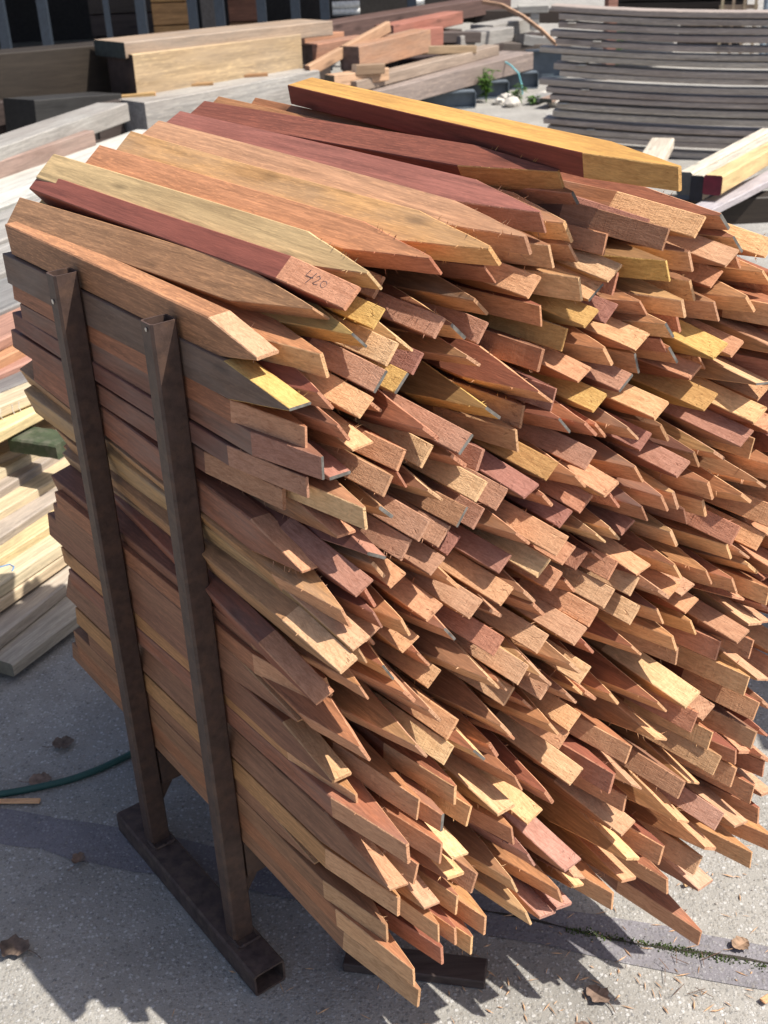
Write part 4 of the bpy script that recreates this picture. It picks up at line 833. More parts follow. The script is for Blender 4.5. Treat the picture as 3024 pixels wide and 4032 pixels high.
leaf(.34, 1.45, .045, 2.3, .25, LEAF[0], 'flat reddish leaf scrap on sunlit concrete near the jagged shadow')
leaf(.30, 1.38, .032, .6, .25, LEAF[0], 'second reddish leaf scrap, nearest the bottom edge of the photo')
def chip(x, y, l, w, rz, m, label):
    bm = bmesh.new(); M = Matrix.Translation((x, y, .0045 + .003)) @ Matrix.Rotation(rz, 4, 'Z')
    vs = add_box(bm, (0, 0, 0), (l, w, .005), M=M, bev=.0012)
    for v in vs: v.co += Vector((rnd.uniform(-.0012, .0012), rnd.uniform(-.0012, .0012), 0))
    tag(link('wood_chip', bm, m), label, 'wood chip', 'wood chips on the concrete')
chip(-.84, 2.03, .11, .014, -.05, SM['o'], 'long pale splinter of wood just in front of the hose at the left edge')
chip(.63, 1.425, .02, .012, .6, SM['o'], 'small orange wood chip on the joint strip at the right edge')
chip(.56, 1.70, .014, .008, .2, SM['t'], 'small tan wood chip on sunlit concrete right of the stack')
chip(-.60, 1.42, .012, .007, 2.1, SM['t'], 'small tan wood chip on the concrete at lower left')
bm = bmesh.new()
for k in range(9):
    x, y = .50 + rnd.uniform(-.05, .05), 1.46 + rnd.uniform(-.03, .06); a = rnd.uniform(0, 3.14); l = rnd.uniform(.02, .045)
    add_tube(bm, [(x, y, .006), (x + math.cos(a) * l, y + math.sin(a) * l, .009 + rnd.uniform(0, .006))], .0006, 4)
tag(link('dry_needles', bm, plain('dry_needle', (.13, .075, .05), .8)), 'tuft of dry brown needles lying on the mossy joint', 'needles', kind='stuff')
# splinters and sawdust fallen under and around the stack
bm = bmesh.new()
for k in range(420):
    q = W(rnd.gauss(1.05, .32), rnd.gauss(-1.0, .22), .003); a = rnd.uniform(0, 6.28); l = rnd.uniform(.003, .016); wv = rnd.uniform(.0006, .002)
    dx, dy = Vector((math.cos(a), math.sin(a), 0)) * l, Vector((-math.sin(a), math.cos(a), 0)) * wv
    vs = [bm.verts.new(q + dx), bm.verts.new(q + dy), bm.verts.new(q - dx), bm.verts.new(q - dy), bm.verts.new(q + Vector((0, 0, wv)))]
    for i in range(4): bm.faces.new((vs[i], vs[(i + 1) % 4], vs[4]))
tag(link('wood_splinters', bm, plain('splinter_wood', (.50, .31, .18), .85, mott=.4, scale=40)), 'pale splinters and sawdust fallen on the concrete under the stake tips', 'splinters', kind='stuff')
# fine grit
bm = bmesh.new()
for k in range(900):
    x, y = rnd.uniform(-1.0, 1.0), rnd.uniform(1.15, 2.6); r = rnd.uniform(.0012, .0035)
    vs = bmesh.ops.create_icosphere(bm, subdivisions=1, radius=r, matrix=Matrix.Translation((x, y, r * .3)) @ Matrix.Diagonal((1, rnd.uniform(.6, 1), .7, 1)))['verts']
tag(link('gravel_grit', bm, plain('grit', (.30, .27, .24), .85, mott=.6, scale=45)), 'loose grit scattered over the concrete', 'grit', kind='stuff')
YARD = [
    ('board', 'board', 'pale grey-white board at the bottom of the left stack, its sawn end above the concrete', 'pine_grey', (-0.954, 2.483, 0.062), (0.08, 4.401, 0.062), 0.2, 0.04, 0, 'boards stacked beside the stake rack'),
    ('board', 'board', 'pale board second from the ground in the left stack, half in shadow', 'pine_grey', (-1.202, 2.101, 0.1), (-0.128, 4.48, 0.1), 0.16, 0.038, 0, 'boards stacked beside the stake rack'),
    ('board', 'board', 'pale board third from the ground in the left stack, above the dark gap', 'pine', (-1.243, 2.211, 0.145), (-0.087, 4.461, 0.145), 0.12, 0.035, 0, 'boards stacked beside the stake rack'),
    ('board', 'board', 'cream board carrying a curved blue crayon mark in the left stack', 'pine_lit', (-1.297, 2.146, 0.185), (-0.051, 4.451, 0.185), 0.13, 0.04, 0, 'boards stacked beside the stake rack'),
    ('board', 'board', 'yellowish grained board just behind the blue-marked board', 'pine_yellow', (-1.325, 2.247, 0.21), (-0.052, 4.53, 0.21), 0.13, 0.03, 0, 'boards stacked beside the stake rack'),
    ('board', 'board', 'pale grey board behind the yellowish grained board', 'pine_grey', (-1.308, 2.302, 0.235), (-0.175, 4.647, 0.235), 0.13, 0.03, 0, 'boards stacked beside the stake rack'),
    ('board', 'board', 'cream board in the middle of the left stack, level with the stakes at mid height', 'pine', (-1.357, 2.419, 0.26), (-0.12, 4.69, 0.26), 0.13, 0.03, 0, 'boards stacked beside the stake rack'),
    ('board', 'board', 'pale grey-cream board third below the green block', 'pine_grey', (-1.347, 2.492, 0.285), (-0.24, 4.814, 0.285), 0.13, 0.03, 0, 'boards stacked beside the stake rack'),
    ('board', 'board', 'pale striped board second below the green block', 'pine_lit', (-1.401, 2.584, 0.31), (-0.129, 4.806, 0.31), 0.12, 0.03, 0, 'boards stacked beside the stake rack'),
    ('board', 'board', 'cream board directly below the green block', 'pine', (-1.487, 2.689, 0.335), (0.088, 4.651, 0.335), 0.12, 0.03, 0, 'boards stacked beside the stake rack'),
    ('wooden_block', 'block', 'dark mossy green wooden block between two layers of pale boards', 'green_block', (-1.068, 3.121, 0.405), (-0.915, 3.054, 0.405), 0.1, 0.045, 0, None),
    ('board', 'board', 'pale yellow pine board resting above the green block', 'pine_yellow', (-1.404, 2.461, 0.45), (-0.064, 4.906, 0.45), 0.17, 0.036, 0, 'boards stacked beside the stake rack'),
    ('board', 'board', 'bright pale yellow board topmost of the pine boards, below the dark grey chalked board', 'pine_lit', (-1.501, 2.595, 0.49), (0.13, 4.779, 0.49), 0.14, 0.036, 0, 'boards stacked beside the stake rack'),
    ('board', 'board', 'dark grey weathered board with white chalk strokes', 'grey_dark', (-1.583, 2.615, 0.5), (0.075, 4.857, 0.5), 0.1, 0.05, 0, 'boards stacked beside the stake rack'),
    ('board', 'board', 'pinkish red board above the dark chalked board', 'red_board', (-1.559, 2.674, 0.52), (-0.06, 5.012, 0.52), 0.12, 0.045, 0, 'boards stacked beside the stake rack'),
    ('board', 'board', 'orange-brown board above the pinkish red one', 'orange_board', (-1.476, 2.667, 0.55), (-0.272, 5.202, 0.55), 0.13, 0.045, 0, 'boards stacked beside the stake rack'),
    ('board', 'board', 'rough-sawn pinkish board topmost of the reddish boards', 'red_board', (-1.47, 2.727, 0.585), (-0.324, 5.304, 0.585), 0.17, 0.035, 0, 'boards stacked beside the stake rack'),
    ('board', 'board', 'grey weathered board just above the reddish boards', 'grey', (-1.674, 2.819, 0.6), (-0.234, 5.549, 0.6), 0.26, 0.04, 0, 'weathered grey boards at left'),
    ('board', 'board', 'light grey board second above the reddish boards', 'grey_pale', (-1.727, 3.235, 0.6), (-0.494, 6.055, 0.6), 0.26, 0.045, 0, 'weathered grey boards at left'),
    ('board', 'board', 'light grey board in the middle of the grey left boards', 'grey_pale', (-1.808, 3.68, 0.6), (-0.697, 6.581, 0.6), 0.3, 0.045, 0, 'weathered grey boards at left'),
    ('board', 'board', 'whitish grey board second below the brown beam', 'grey_white', (-1.975, 4.273, 0.6), (-0.945, 6.88, 0.6), 0.4, 0.045, 0, 'weathered grey boards at left'),
    ('board', 'board', 'narrow white board just below the brown beam, its end cut', 'grey_white', (-2.041, 4.68, 0.6), (-1.623, 5.915, 0.6), 0.16, 0.05, 0, 'weathered grey boards at left'),
    ('timber', 'timber', 'dusty brown beam lying in front of the grey beam at left', 'brown_dusty', (-2.2, 4.704, 0.68), (-1.456, 6.574, 0.68), 0.14, 0.15, 0, None),
    ('timber', 'timber', 'pale grey weathered beam lying above the dusty brown beam', 'grey_pale', (-2.122, 4.7, 0.74), (-1.352, 7.071, 0.74), 0.2, 0.1, 0, None),
    ('timber', 'timber', 'big squared beige timber with a dark end face, sunlit long side', 'beige_big', (-1.66, 9.1, 0.778), (-0.495, 10.2, 0.757), 0.34, 0.34, 0, None),
    ('timber', 'timber', 'thick grey-brown plank lying on top of the big beige timber', 'beige_plank', (-1.712, 9.12, 0.859), (-0.242, 10.45, 0.824), 0.42, 0.11, 0, None),
    ('timber', 'timber', 'big dark squared timber at the far left with one sunlit patch', 'dark_big', (-2.732, 8.403, 0.881), (-1.824, 9.75, 0.797), 0.36, 0.38, 0, None),  # near-black wood stands in for the shadow on its long face
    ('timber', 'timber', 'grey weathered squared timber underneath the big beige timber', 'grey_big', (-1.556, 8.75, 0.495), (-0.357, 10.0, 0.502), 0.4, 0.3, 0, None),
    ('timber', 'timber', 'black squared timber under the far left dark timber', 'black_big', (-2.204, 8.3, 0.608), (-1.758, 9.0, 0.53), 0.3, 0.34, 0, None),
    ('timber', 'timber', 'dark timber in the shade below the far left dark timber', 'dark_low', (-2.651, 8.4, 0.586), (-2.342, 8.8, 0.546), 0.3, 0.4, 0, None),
    ('spacer_stick', 'stick', 'spacer stick with orange end, nearest the dark end face of the big timber', 'spacer', (-1.947, 9.002, 0.509), (-1.523, 9.05, 0.522), 0.04, 0.03, 0, 'spacer sticks under the big beige timber'),
    ('spacer_stick', 'stick', 'middle orange-ended spacer stick under the big beige timber', 'spacer', (-1.578, 9.403, 0.508), (-1.145, 9.45, 0.522), 0.04, 0.03, 0, 'spacer sticks under the big beige timber'),
    ('spacer_stick', 'stick', 'orange-ended spacer stick at the right end under the big timber', 'spacer', (-1.195, 9.754, 0.512), (-0.755, 9.8, 0.527), 0.04, 0.03, 0, 'spacer sticks under the big beige timber'),
    ('timber', 'timber', 'thick reddish squared timber with grey end face, lying on the grey beam pile', 'red_big', (-0.036, 10.3, 0.633), (0.605, 11.3, 0.644), 0.19, 0.19, 0, None),
    ('timber', 'timber', 'reddish squared timber behind the big beige timber, dark end facing out', 'red_big', (-0.423, 10.5, 0.641), (0.068, 11.2, 0.626), 0.16, 0.15, 0, None),
    ('timber', 'timber', 'short reddish plank lying above the smaller reddish timber', 'red_mid', (-0.498, 10.9, 0.669), (-0.166, 11.4, 0.647), 0.12, 0.06, 0, None),
    ('plank', 'plank', 'brown plank lying slanted across the reddish timbers', 'red_slant', (-0.436, 10.0, 0.54), (0.238, 10.95, 0.755), 0.05, 0.09, 0, None),
    ('timber', 'timber', 'long dark brown beam running back from the big beige timber', 'brown_long', (-1.097, 11.059, 0.651), (1.739, 14.902, 0.626), 0.3, 0.17, 0, None),
    ('timber', 'timber', 'reddish brown beam below the long dark brown beam', 'red_mid', (0.284, 11.6, 0.66), (1.021, 12.9, 0.643), 0.2, 0.12, 0, None),
    ('timber', 'timber', 'reddish block end behind the thick reddish timber', 'red_mid', (0.529, 11.9, 0.593), (0.778, 12.2, 0.571), 0.2, 0.24, 0, None),
    ('timber', 'timber', 'short brown stick lying on the far end of the grey beam', 'brown_stick', (0.494, 11.2, 0.516), (1.043, 11.6, 0.458), 0.08, 0.07, 0, None),
    ('timber', 'timber', 'short grey-brown stick with a white end beside the thick reddish timber', 'brown_stick', (-0.06, 10.05, 0.525), (0.172, 10.2, 0.508), 0.07, 0.08, 0, None),
    ('timber', 'timber', 'pale orange short timber under the white-ended stick', 'pale_orange', (-0.239, 9.9, 0.472), (0.203, 10.3, 0.462), 0.12, 0.1, 0, None),
    ('timber', 'timber', 'upper slim grey-brown beam lying on the long grey beam', 'grey_brown', (-0.065, 9.984, 0.409), (1.291, 12.0, 0.409), 0.16, 0.09, 0, None),
    ('timber', 'timber', 'long grey squared beam resting on the steel I-beams', 'grey_beam', (-0.17, 9.741, 0.309), (1.632, 12.1, 0.321), 0.35, 0.16, 0, None),
    ('timber', 'timber', 'dark stick with a square end in front of the light grey blocks', 'dark_stick', (0.541, 12.2, 0.531), (1.17, 12.5, 0.48), 0.1, 0.1, 0, None),
    ('timber', 'timber', 'light grey short beam behind the dark stick', 'grey_pale', (0.956, 12.358, 0.465), (1.573, 13.2, 0.444), 0.3, 0.14, 0, None),
    ('timber', 'timber', 'light grey weathered beam further back beside the curved strip', 'grey_pale', (1.362, 13.254, 0.463), (1.874, 13.8, 0.468), 0.3, 0.14, 0, None),
    ('timber', 'timber', 'grey plank below the T-shaped block', 'grey', (1.664, 13.0, 0.384), (2.407, 13.318, 0.242), 0.2, 0.1, 0, None),
    ('timber', 'timber', 'dark beam at the very back in the middle', 'dark_big', (1.283, 14.406, 0.517), (2.366, 14.762, 0.443), 0.4, 0.14, 0, None),
    ('timber', 'timber', 'black shaded timber in the gap between the grey beams and the light grey blocks', 'dark_low', (0.554, 12.6, 0.31), (1.894, 13.4, 0.256), 0.5, 0.36, 0, None),  # dark block added to fill a gap that is only shadow
    ('timber', 'timber', 'dark weathered beam in front of the free-standing I-beam, behind the grey beam end', 'dark_stick', (1.426, 12.95, 0.323), (2.165, 13.153, 0.247), 0.2, 0.14, 0, None),
    ('timber', 'timber', 'pale timber at right with dark end, leftmost of the three in its bundle', 'pale_timber', (1.227, 4.55, 0.757), (1.994, 5.991, 0.638), 0.055, 0.085, 0, None),
    ('timber', 'timber', 'pale timber with black painted end between two others at right', 'pale_timber_black', (1.26, 4.5, 0.754), (1.982, 5.84, 0.644), 0.05, 0.095, 0, None),
    ('timber', 'timber', 'pale orange timber with maroon painted end at right', 'pale_timber_red', (1.315, 4.45, 0.762), (1.959, 5.64, 0.652), 0.07, 0.072, 0, None),
    ('board', 'board', 'lilac-grey board under the painted-end timbers', 'lilac', (1.115, 4.086, 0.698), (1.98, 5.513, 0.558), 0.09, 0.03, 0, None),
    ('timber', 'timber', 'dark beam lying crosswise below the lilac-grey board', 'dark_big', (1.131, 4.838, 0.584), (2.246, 5.075, 0.526), 0.12, 0.11, 0, None),
    ('timber', 'timber', 'short pale stub of timber standing out behind the yellow-topped stake', 'pale_timber', (1.514, 6.2, 0.469), (1.742, 6.9, 0.442), 0.13, 0.06, 0, None)]
# ------------------------------------------------------------------ the timber yard behind
def bw(n, c, fig=.4, grey=0.0, grain=1.0, size=1.8): return wood('bg_' + n, c, fig, grey=grey, grain=grain, size=size, val=.12)
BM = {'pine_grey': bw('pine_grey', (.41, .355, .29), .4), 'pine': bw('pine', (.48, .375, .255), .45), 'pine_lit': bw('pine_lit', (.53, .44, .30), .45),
      'pine_yellow': bw('pine_yellow', (.51, .385, .225), .5), 'green_block': plain('mossy_block', (.045, .06, .03), .9, col2=(.10, .10, .07)),
      'grey_dark': bw('grey_dark', (.17, .16, .155), .4), 'red_board': bw('red_board', (.36, .20, .145), .4), 'orange_board': bw('orange_board', (.42, .22, .12), .4),
      'grey': bw('grey', (.25, .245, .235), .4), 'grey_pale': bw('grey_pale', (.335, .32, .295), .45), 'grey_white': bw('grey_white', (.44, .43, .40), .4),
      'brown_dusty': bw('brown_dusty', (.27, .185, .155), .3, grey=.3), 'beige_big': bw('beige_big', (.45, .325, .20), .7, grey=.35, size=4),
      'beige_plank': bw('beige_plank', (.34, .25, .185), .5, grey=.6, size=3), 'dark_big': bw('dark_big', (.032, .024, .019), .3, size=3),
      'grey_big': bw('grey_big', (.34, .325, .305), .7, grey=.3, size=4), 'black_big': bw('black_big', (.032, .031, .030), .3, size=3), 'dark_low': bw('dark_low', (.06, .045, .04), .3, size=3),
      'spacer': bw('spacer', (.40, .24, .11), .3), 'red_big': bw('red_big', (.34, .175, .115), .5, grey=.25, size=3), 'red_mid': bw('red_mid', (.36, .17, .11), .3, size=3),
      'red_slant': bw('red_slant', (.39, .23, .15), .3, size=3), 'brown_long': bw('brown_long', (.115, .07, .06), .3, size=3), 'brown_stick': bw('brown_stick', (.25, .17, .11), .3),
      'pale_orange': bw('pale_orange', (.55, .37, .22), .4), 'grey_brown': bw('grey_brown', (.30, .235, .185), .4, size=3), 'grey_beam': bw('grey_beam', (.30, .25, .215), .7, grey=.4, size=4),
      'dark_stick': bw('dark_stick', (.10, .08, .07), .3), 'pale_timber': bw('pale_timber', (.56, .50, .40), .3), 'pale_timber_black': bw('pale_timber', (.56, .50, .40), .3),
      'pale_timber_red': bw('pale_timber_red', (.56, .38, .20), .35), 'lilac': bw('lilac', (.36, .33, .345), .25), 'stack_grey': bw('stack_grey', (.42, .36, .31), .6, grey=.3, size=2.5)}
ENDM = {'pine_grey': plain('shaded_endgrain', (.22, .20, .15), .9), 'beige_big': plain('shade_toned_end', (.055, .036, .028), .9, mott=.5, scale=8), 'beige_plank': plain('greenish_end', (.05, .055, .045), .9),  # beige_big end: shade of the side turned from the sun, put into its colour
        'dark_big': plain('black_end', (.02, .018, .016), .9), 'black_big': plain('black_end', (.02, .018, .016), .9), 'dark_low': plain('black_end', (.02, .018, .016), .9), 'red_big': plain('grey_endgrain', (.17, .12, .10), .9, mott=.4, scale=20),
        'spacer': plain('orange_end', (.62, .24, .06), .8), 'pale_timber_black': plain('black_paint_end', (.012, .013, .02), .5), 'pale_timber_red': plain('maroon_paint_end', (.12, .008, .02), .5),
        'pale_timber': plain('grey_end', (.10, .10, .095), .8), 'brown_stick': plain('pale_end', (.55, .48, .38), .8), 'pale_orange': plain('dark_end2', (.10, .08, .06), .9),
        'grey_beam': plain('mint_end', (.36, .45, .40), .8), 'stack_grey': plain('stack_end', (.20, .19, .185), .9), 'red_slant': plain('dark_slant_end', (.2, .11, .08), .9)}
def beam(name, cat, label, mat, A, B, w, h, sag=0.0, group=None, bow=0.0):
    """squared board: A-B is the top edge facing the camera, it extends w backwards and h down; local x runs along it"""
    A, B = Vector(A), Vector(B); X = (B - A); L = X.length; X.normalize()
    Y = Vector((-X.y, X.x, 0)).normalized()
    if Y.y < 0: Y = -Y
    Z = X.cross(Y)
    if Z.z < 0: Z = -Z
    M = Matrix((X, Y, Z)).transposed().to_4x4(); M.translation = (A + B) / 2
    r = random.Random(label); n = 10; bm = bmesh.new(); prev = None
    c = min(.006, h * .12)
    for k in range(n + 1):
        t = k / n; x = (t - .5) * L; dz = -sag * 4 * t * (1 - t) + r.uniform(-.0012, .0012); dy = bow * 4 * t * (1 - t)
        yz = [(c, 0), (0, -c), (0, -h + c), (c, -h), (w - c, -h), (w, -h + c), (w, -c), (w - c, 0)]
        ring = [bm.verts.new((x, y + dy, z + dz)) for y, z in yz]
        if prev: quadring(bm, prev, ring)
        prev = ring
        if k in (0, n): bm.faces.new(ring).material_index = 1
    bmesh.ops.recalc_face_normals(bm, faces=bm.faces)
    o = link(name, bm, [BM[mat], ENDM.get(mat, BM[mat])]); o.matrix_world = M
    if M.determinant() < 0: print('mirrored', label)
    tag(o, label, cat, group); return o, L
for row in YARD:
    o, L = beam(*row)
    if 'blue crayon' in row[2]:
        bm = bmesh.new(); add_tube(bm, [(-L / 2 + .62, .075, .0006), (-L / 2 + .665, .066, .0006), (-L / 2 + .69, .05, .0006), (-L / 2 + .685, .03, .0006), (-L / 2 + .665, .018, .0006)], .0016, 5)
        link('crayon_mark', bm, plain('blue_crayon', (.05, .22, .50), .6), o)
    if 'chalk' in row[2] and 'dark grey' in row[2]:
        bm = bmesh.new()
        for q in (.70, .74, .765, .80, .83):
            add_tube(bm, [(-L / 2 + q, -.0006, -.008), (-L / 2 + q + rnd.uniform(-.008, .012), -.0006, -.026), (-L / 2 + q + .004, -.0006, -.044)], .0012, 5)
        link('chalk_strokes', bm, plain('chalk', (.6, .58, .55), .9), o)
# bearers that carry the boards
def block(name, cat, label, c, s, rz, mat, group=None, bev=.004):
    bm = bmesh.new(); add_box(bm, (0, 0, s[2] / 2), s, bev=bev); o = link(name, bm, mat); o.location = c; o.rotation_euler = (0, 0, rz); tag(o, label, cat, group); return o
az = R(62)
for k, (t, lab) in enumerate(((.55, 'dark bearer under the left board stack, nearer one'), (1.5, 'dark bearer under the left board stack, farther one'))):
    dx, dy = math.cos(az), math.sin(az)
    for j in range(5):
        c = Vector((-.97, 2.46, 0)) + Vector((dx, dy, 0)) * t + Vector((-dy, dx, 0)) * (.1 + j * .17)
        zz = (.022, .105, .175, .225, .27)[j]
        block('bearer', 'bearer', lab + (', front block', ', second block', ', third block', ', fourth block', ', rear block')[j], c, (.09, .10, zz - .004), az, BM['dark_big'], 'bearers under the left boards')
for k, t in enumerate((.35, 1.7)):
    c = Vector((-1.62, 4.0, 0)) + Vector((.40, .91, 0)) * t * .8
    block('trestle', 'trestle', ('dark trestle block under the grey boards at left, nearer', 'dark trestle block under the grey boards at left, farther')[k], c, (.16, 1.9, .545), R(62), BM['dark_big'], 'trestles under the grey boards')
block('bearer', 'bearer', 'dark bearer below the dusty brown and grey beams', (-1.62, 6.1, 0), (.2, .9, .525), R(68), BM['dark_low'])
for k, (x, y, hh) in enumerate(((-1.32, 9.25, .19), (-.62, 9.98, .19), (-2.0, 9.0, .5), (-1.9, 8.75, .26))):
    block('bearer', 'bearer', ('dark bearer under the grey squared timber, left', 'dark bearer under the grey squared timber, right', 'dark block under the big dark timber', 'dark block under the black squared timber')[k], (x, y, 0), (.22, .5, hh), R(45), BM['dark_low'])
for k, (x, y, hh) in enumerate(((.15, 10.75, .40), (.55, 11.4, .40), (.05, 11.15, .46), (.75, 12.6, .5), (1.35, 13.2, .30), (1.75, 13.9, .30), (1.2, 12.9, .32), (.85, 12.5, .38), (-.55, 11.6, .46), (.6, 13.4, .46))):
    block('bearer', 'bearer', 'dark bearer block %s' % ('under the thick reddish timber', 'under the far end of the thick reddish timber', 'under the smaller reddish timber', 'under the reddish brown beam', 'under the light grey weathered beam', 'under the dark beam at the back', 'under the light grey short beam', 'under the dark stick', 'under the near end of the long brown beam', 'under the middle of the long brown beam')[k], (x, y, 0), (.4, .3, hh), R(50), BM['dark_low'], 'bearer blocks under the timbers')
# sagging stack of grey boards at right
SA0 = Vector((1.33, 8.80)); sdir = Vector((.932, -.363)).normalized()
ords = ['topmost', 'second', 'third', 'fourth', 'fifth', 'sixth', 'seventh', 'eighth', 'ninth', 'tenth', 'eleventh', 'twelfth', 'thirteenth', 'fourteenth', 'fifteenth', 'sixteenth', 'seventeenth', 'lowest']
rs = random.Random(5)
for k in range(18):
    z = .995 - k * .0535; off = rs.uniform(-.12, .06) + .003 * k
    a = SA0 + sdir * (off - .02); b = SA0 + sdir * (3.1 + rs.uniform(-.1, .1))
    lift = .06 + rs.uniform(-.009, .009)
    beam('weathered_board', 'board', '%s grey weathered board %s in the sagging stack at right' % (ords[k], 'counted from the top' if 0 < k < 17 else 'of all'), 'stack_grey', (a.x, a.y, z + .012), (b.x, b.y, z + .03), .13 + rs.uniform(-.03, .03), .037 + rs.uniform(-.004, .004), lift, 'grey boards in the sagging stack')
for k, (i, t) in enumerate(((2, .14), (4, .32), (7, .22), (10, .25), (12, .1), (15, .3))):
    c = SA0 + sdir * t; z = .995 - i * .0535
    block('spacer_block', 'block', ('grey spacer block above the third board at the left end of the sagging stack', 'grey spacer block above the fifth board of the sagging stack', 'grey spacer block above the eighth board of the sagging stack', 'pale spacer block above the eleventh board of the sagging stack', 'grey spacer block above the thirteenth board of the sagging stack', 'grey spacer block above the sixteenth board of the sagging stack')[k], (c.x, c.y + .05, z + .008 - .06 * 4 * t / 3.1 * (1 - t / 3.1)), (.06, .13, .0105), math.atan2(sdir.y, sdir.x), BM['grey_pale'], 'spacers in the sagging stack')
for k, t in enumerate((.25, 2.8)):
    c = SA0 + sdir * t + Vector((.03, .08)); block('bearer', 'bearer', ('dark bearer carrying the left end of the sagging stack', 'dark bearer carrying the right end of the sagging stack')[k], (c.x, c.y, 0), (.12, .22, .04), math.atan2(sdir.y, sdir.x), BM['dark_low'])
for k in range(12):  # unseen stack, added to cast shade on the ground at right
    beam('stacked_timber', 'timber', '%s dark timber from the top in the stack standing outside the picture to the right' % ords[k], 'brown_dusty', (2.14 + .01 * (k % 3), 1.85, 1.12 - k * .094), (2.20, 3.45, 1.12 - k * .094), .62, .085, 0, 'unseen timber stack added to shade the ground at right')
# I-beams under the long grey beam
IB = plain('blue_grey_steel', (.10, .125, .15), .55, mott=.2, scale=10)
labs = ['blue-grey steel I-beam end nearest, under the long grey beam', 'second blue-grey steel I-beam under the long grey beam, beside the green weed', 'third blue-grey steel I-beam, under the mint-edged end of the grey beam', 'blue-grey steel I-beam standing free behind the sagging stack']
for k, (x, y, hh) in enumerate(((.97, 11.06, .148), (1.32, 11.55, .150), (1.66, 12.04, .152), (2.05, 12.7, .27))):
    bm = bmesh.new(); L = 1.0 if k < 3 else .42
    add_box(bm, (-L / 2, 0, hh / 2), (L, .012, hh - .025)); add_box(bm, (-L / 2, 0, hh - .006), (L, .12, .012)); add_box(bm, (-L / 2, 0, .006), (L, .12, .012))
    add_box(bm, (.004, 0, hh / 2), (.008, .118, hh - .026))
    o = link('steel_beam', bm, IB); o.location = (x, y, 0); o.rotation_euler = (0, 0, R(4)); tag(o, labs[k], 'I-beam', 'steel I-beams under the grey beam')
# bent strip, T shaped block, strap
bm = bmesh.new(); pts = [(1.22, 12.9, .70), (1.40, 12.75, .675), (1.58, 12.5, .585), (1.74, 12.3, .47), (1.86, 12.15, .355)]; n = 16; prev = None
for k in range(n + 1):
    t = k / n * (len(pts) - 1); i = min(int(t), len(pts) - 2); p = Vector(pts[i]).lerp(Vector(pts[i + 1]), t - i)
    q = [bm.verts.new(p + Vector(v)) for v in ((-.01, -.03, 0), (.01, .03, 0), (.01, .03, .035), (-.01, -.03, .035))]
    if prev: quadring(bm, prev, q)
    else: bm.faces.new(q)
    prev = q
bm.faces.new(prev[::-1]); bmesh.ops.recalc_face_normals(bm, faces=bm.faces)
tag(link('bent_strip', bm, BM['red_slant']), 'bent pinkish wooden strip drooping across the grey beams', 'strip')
bm = bmesh.new(); add_box(bm, (0, 0, .11), (.32, .2, .07), bev=.004); add_box(bm, (.02, 0, -.01), (.09, .18, .17), bev=.004)
o = link('block_stack', bm, BM['grey_pale']); o.location = (1.80, 13.45, .48); o.rotation_euler = (0, 0, R(-5)); tag(o, 'pale grey T-shaped timber offcut standing on the grey plank', 'offcut')
bm = bmesh.new(); add_tube(bm, [(1.30, 11.72, .30), (1.36, 11.62, .27), (1.43, 11.60, .20), (1.46, 11.60, .10), (1.47, 11.6, .01)], .008, 6)
tag(link('strap', bm, plain('turquoise_strap', (.16, .42, .46), .6)), 'turquoise strap hanging down over the long grey beam', 'strap')
bm = bmesh.new(); add_box(bm, (0, 0, .03), (.025, .02, .06), bev=.004)
o = link('blue_tag', bm, plain('blue_plastic', (.15, .40, .68), .4)); o.location = (2.02, 12.98, .375 - .075); tag(o, 'small blue plastic tag on the grey plank by the sagging stack', 'tag')
# weeds
LEAFG = plain('weed_green', (.07, .15, .02), .6, mott=.4, scale=25)
def weed(x, y, n, hgt, label, seed):
    r = random.Random(seed); o = empty('weed', (x, y, .004)); tag(o, label, 'weed', 'weeds by the steel I-beams')
    st, lf = bmesh.new(), bmesh.new()
    for k in range(n):
        a = r.uniform(0, 6.28); ln = hgt * r.uniform(.6, 1.1); sp = r.uniform(.1, .5)
        pts = [Vector((math.cos(a) * sp * ln * t * t, math.sin(a) * sp * ln * t * t, ln * (t - .22 * t * t))) for t in (0, .3, .6, .85, 1)]
        add_tube(st, pts, [.004, .0035, .003, .002, .001], 5)
        for j in range(9):
            t = r.uniform(.2, 1); i = min(int(t * 4), 3); p = pts[i].lerp(pts[i + 1], t * 4 - i)
            b = r.uniform(0, 6.28); d = Vector((math.cos(b), math.sin(b), r.uniform(-.3, .5))).normalized(); l = r.uniform(.04, .09); sd_ = Vector((-d.y, d.x, 0)).normalized() * l * .17
            v = [lf.verts.new(p), lf.verts.new(p + d * l * .45 + sd_), lf.verts.new(p + d * l - Vector((0, 0, l * .25))), lf.verts.new(p + d * l * .45 - sd_)]
            lf.faces.new((v[0], v[1], v[2])); lf.faces.new((v[0], v[2], v[3]))
    link('stems', st, LEAFG, o); link('leaves', lf, LEAFG, o)
weed(1.10, 11.30, 16, .34, 'bushy green weed growing between the first two I-beams', 3)
weed(1.36, 11.2, 6, .18, 'smaller green weed in front of the second I-beam', 8)
weed(1.50, 11.05, 5, .10, 'low pale green weed nearest the sagging stack', 12)
weed(2.55, 12.6, 9, .55, 'tall green weed among pale scrap behind the top of the sagging stack', 21)
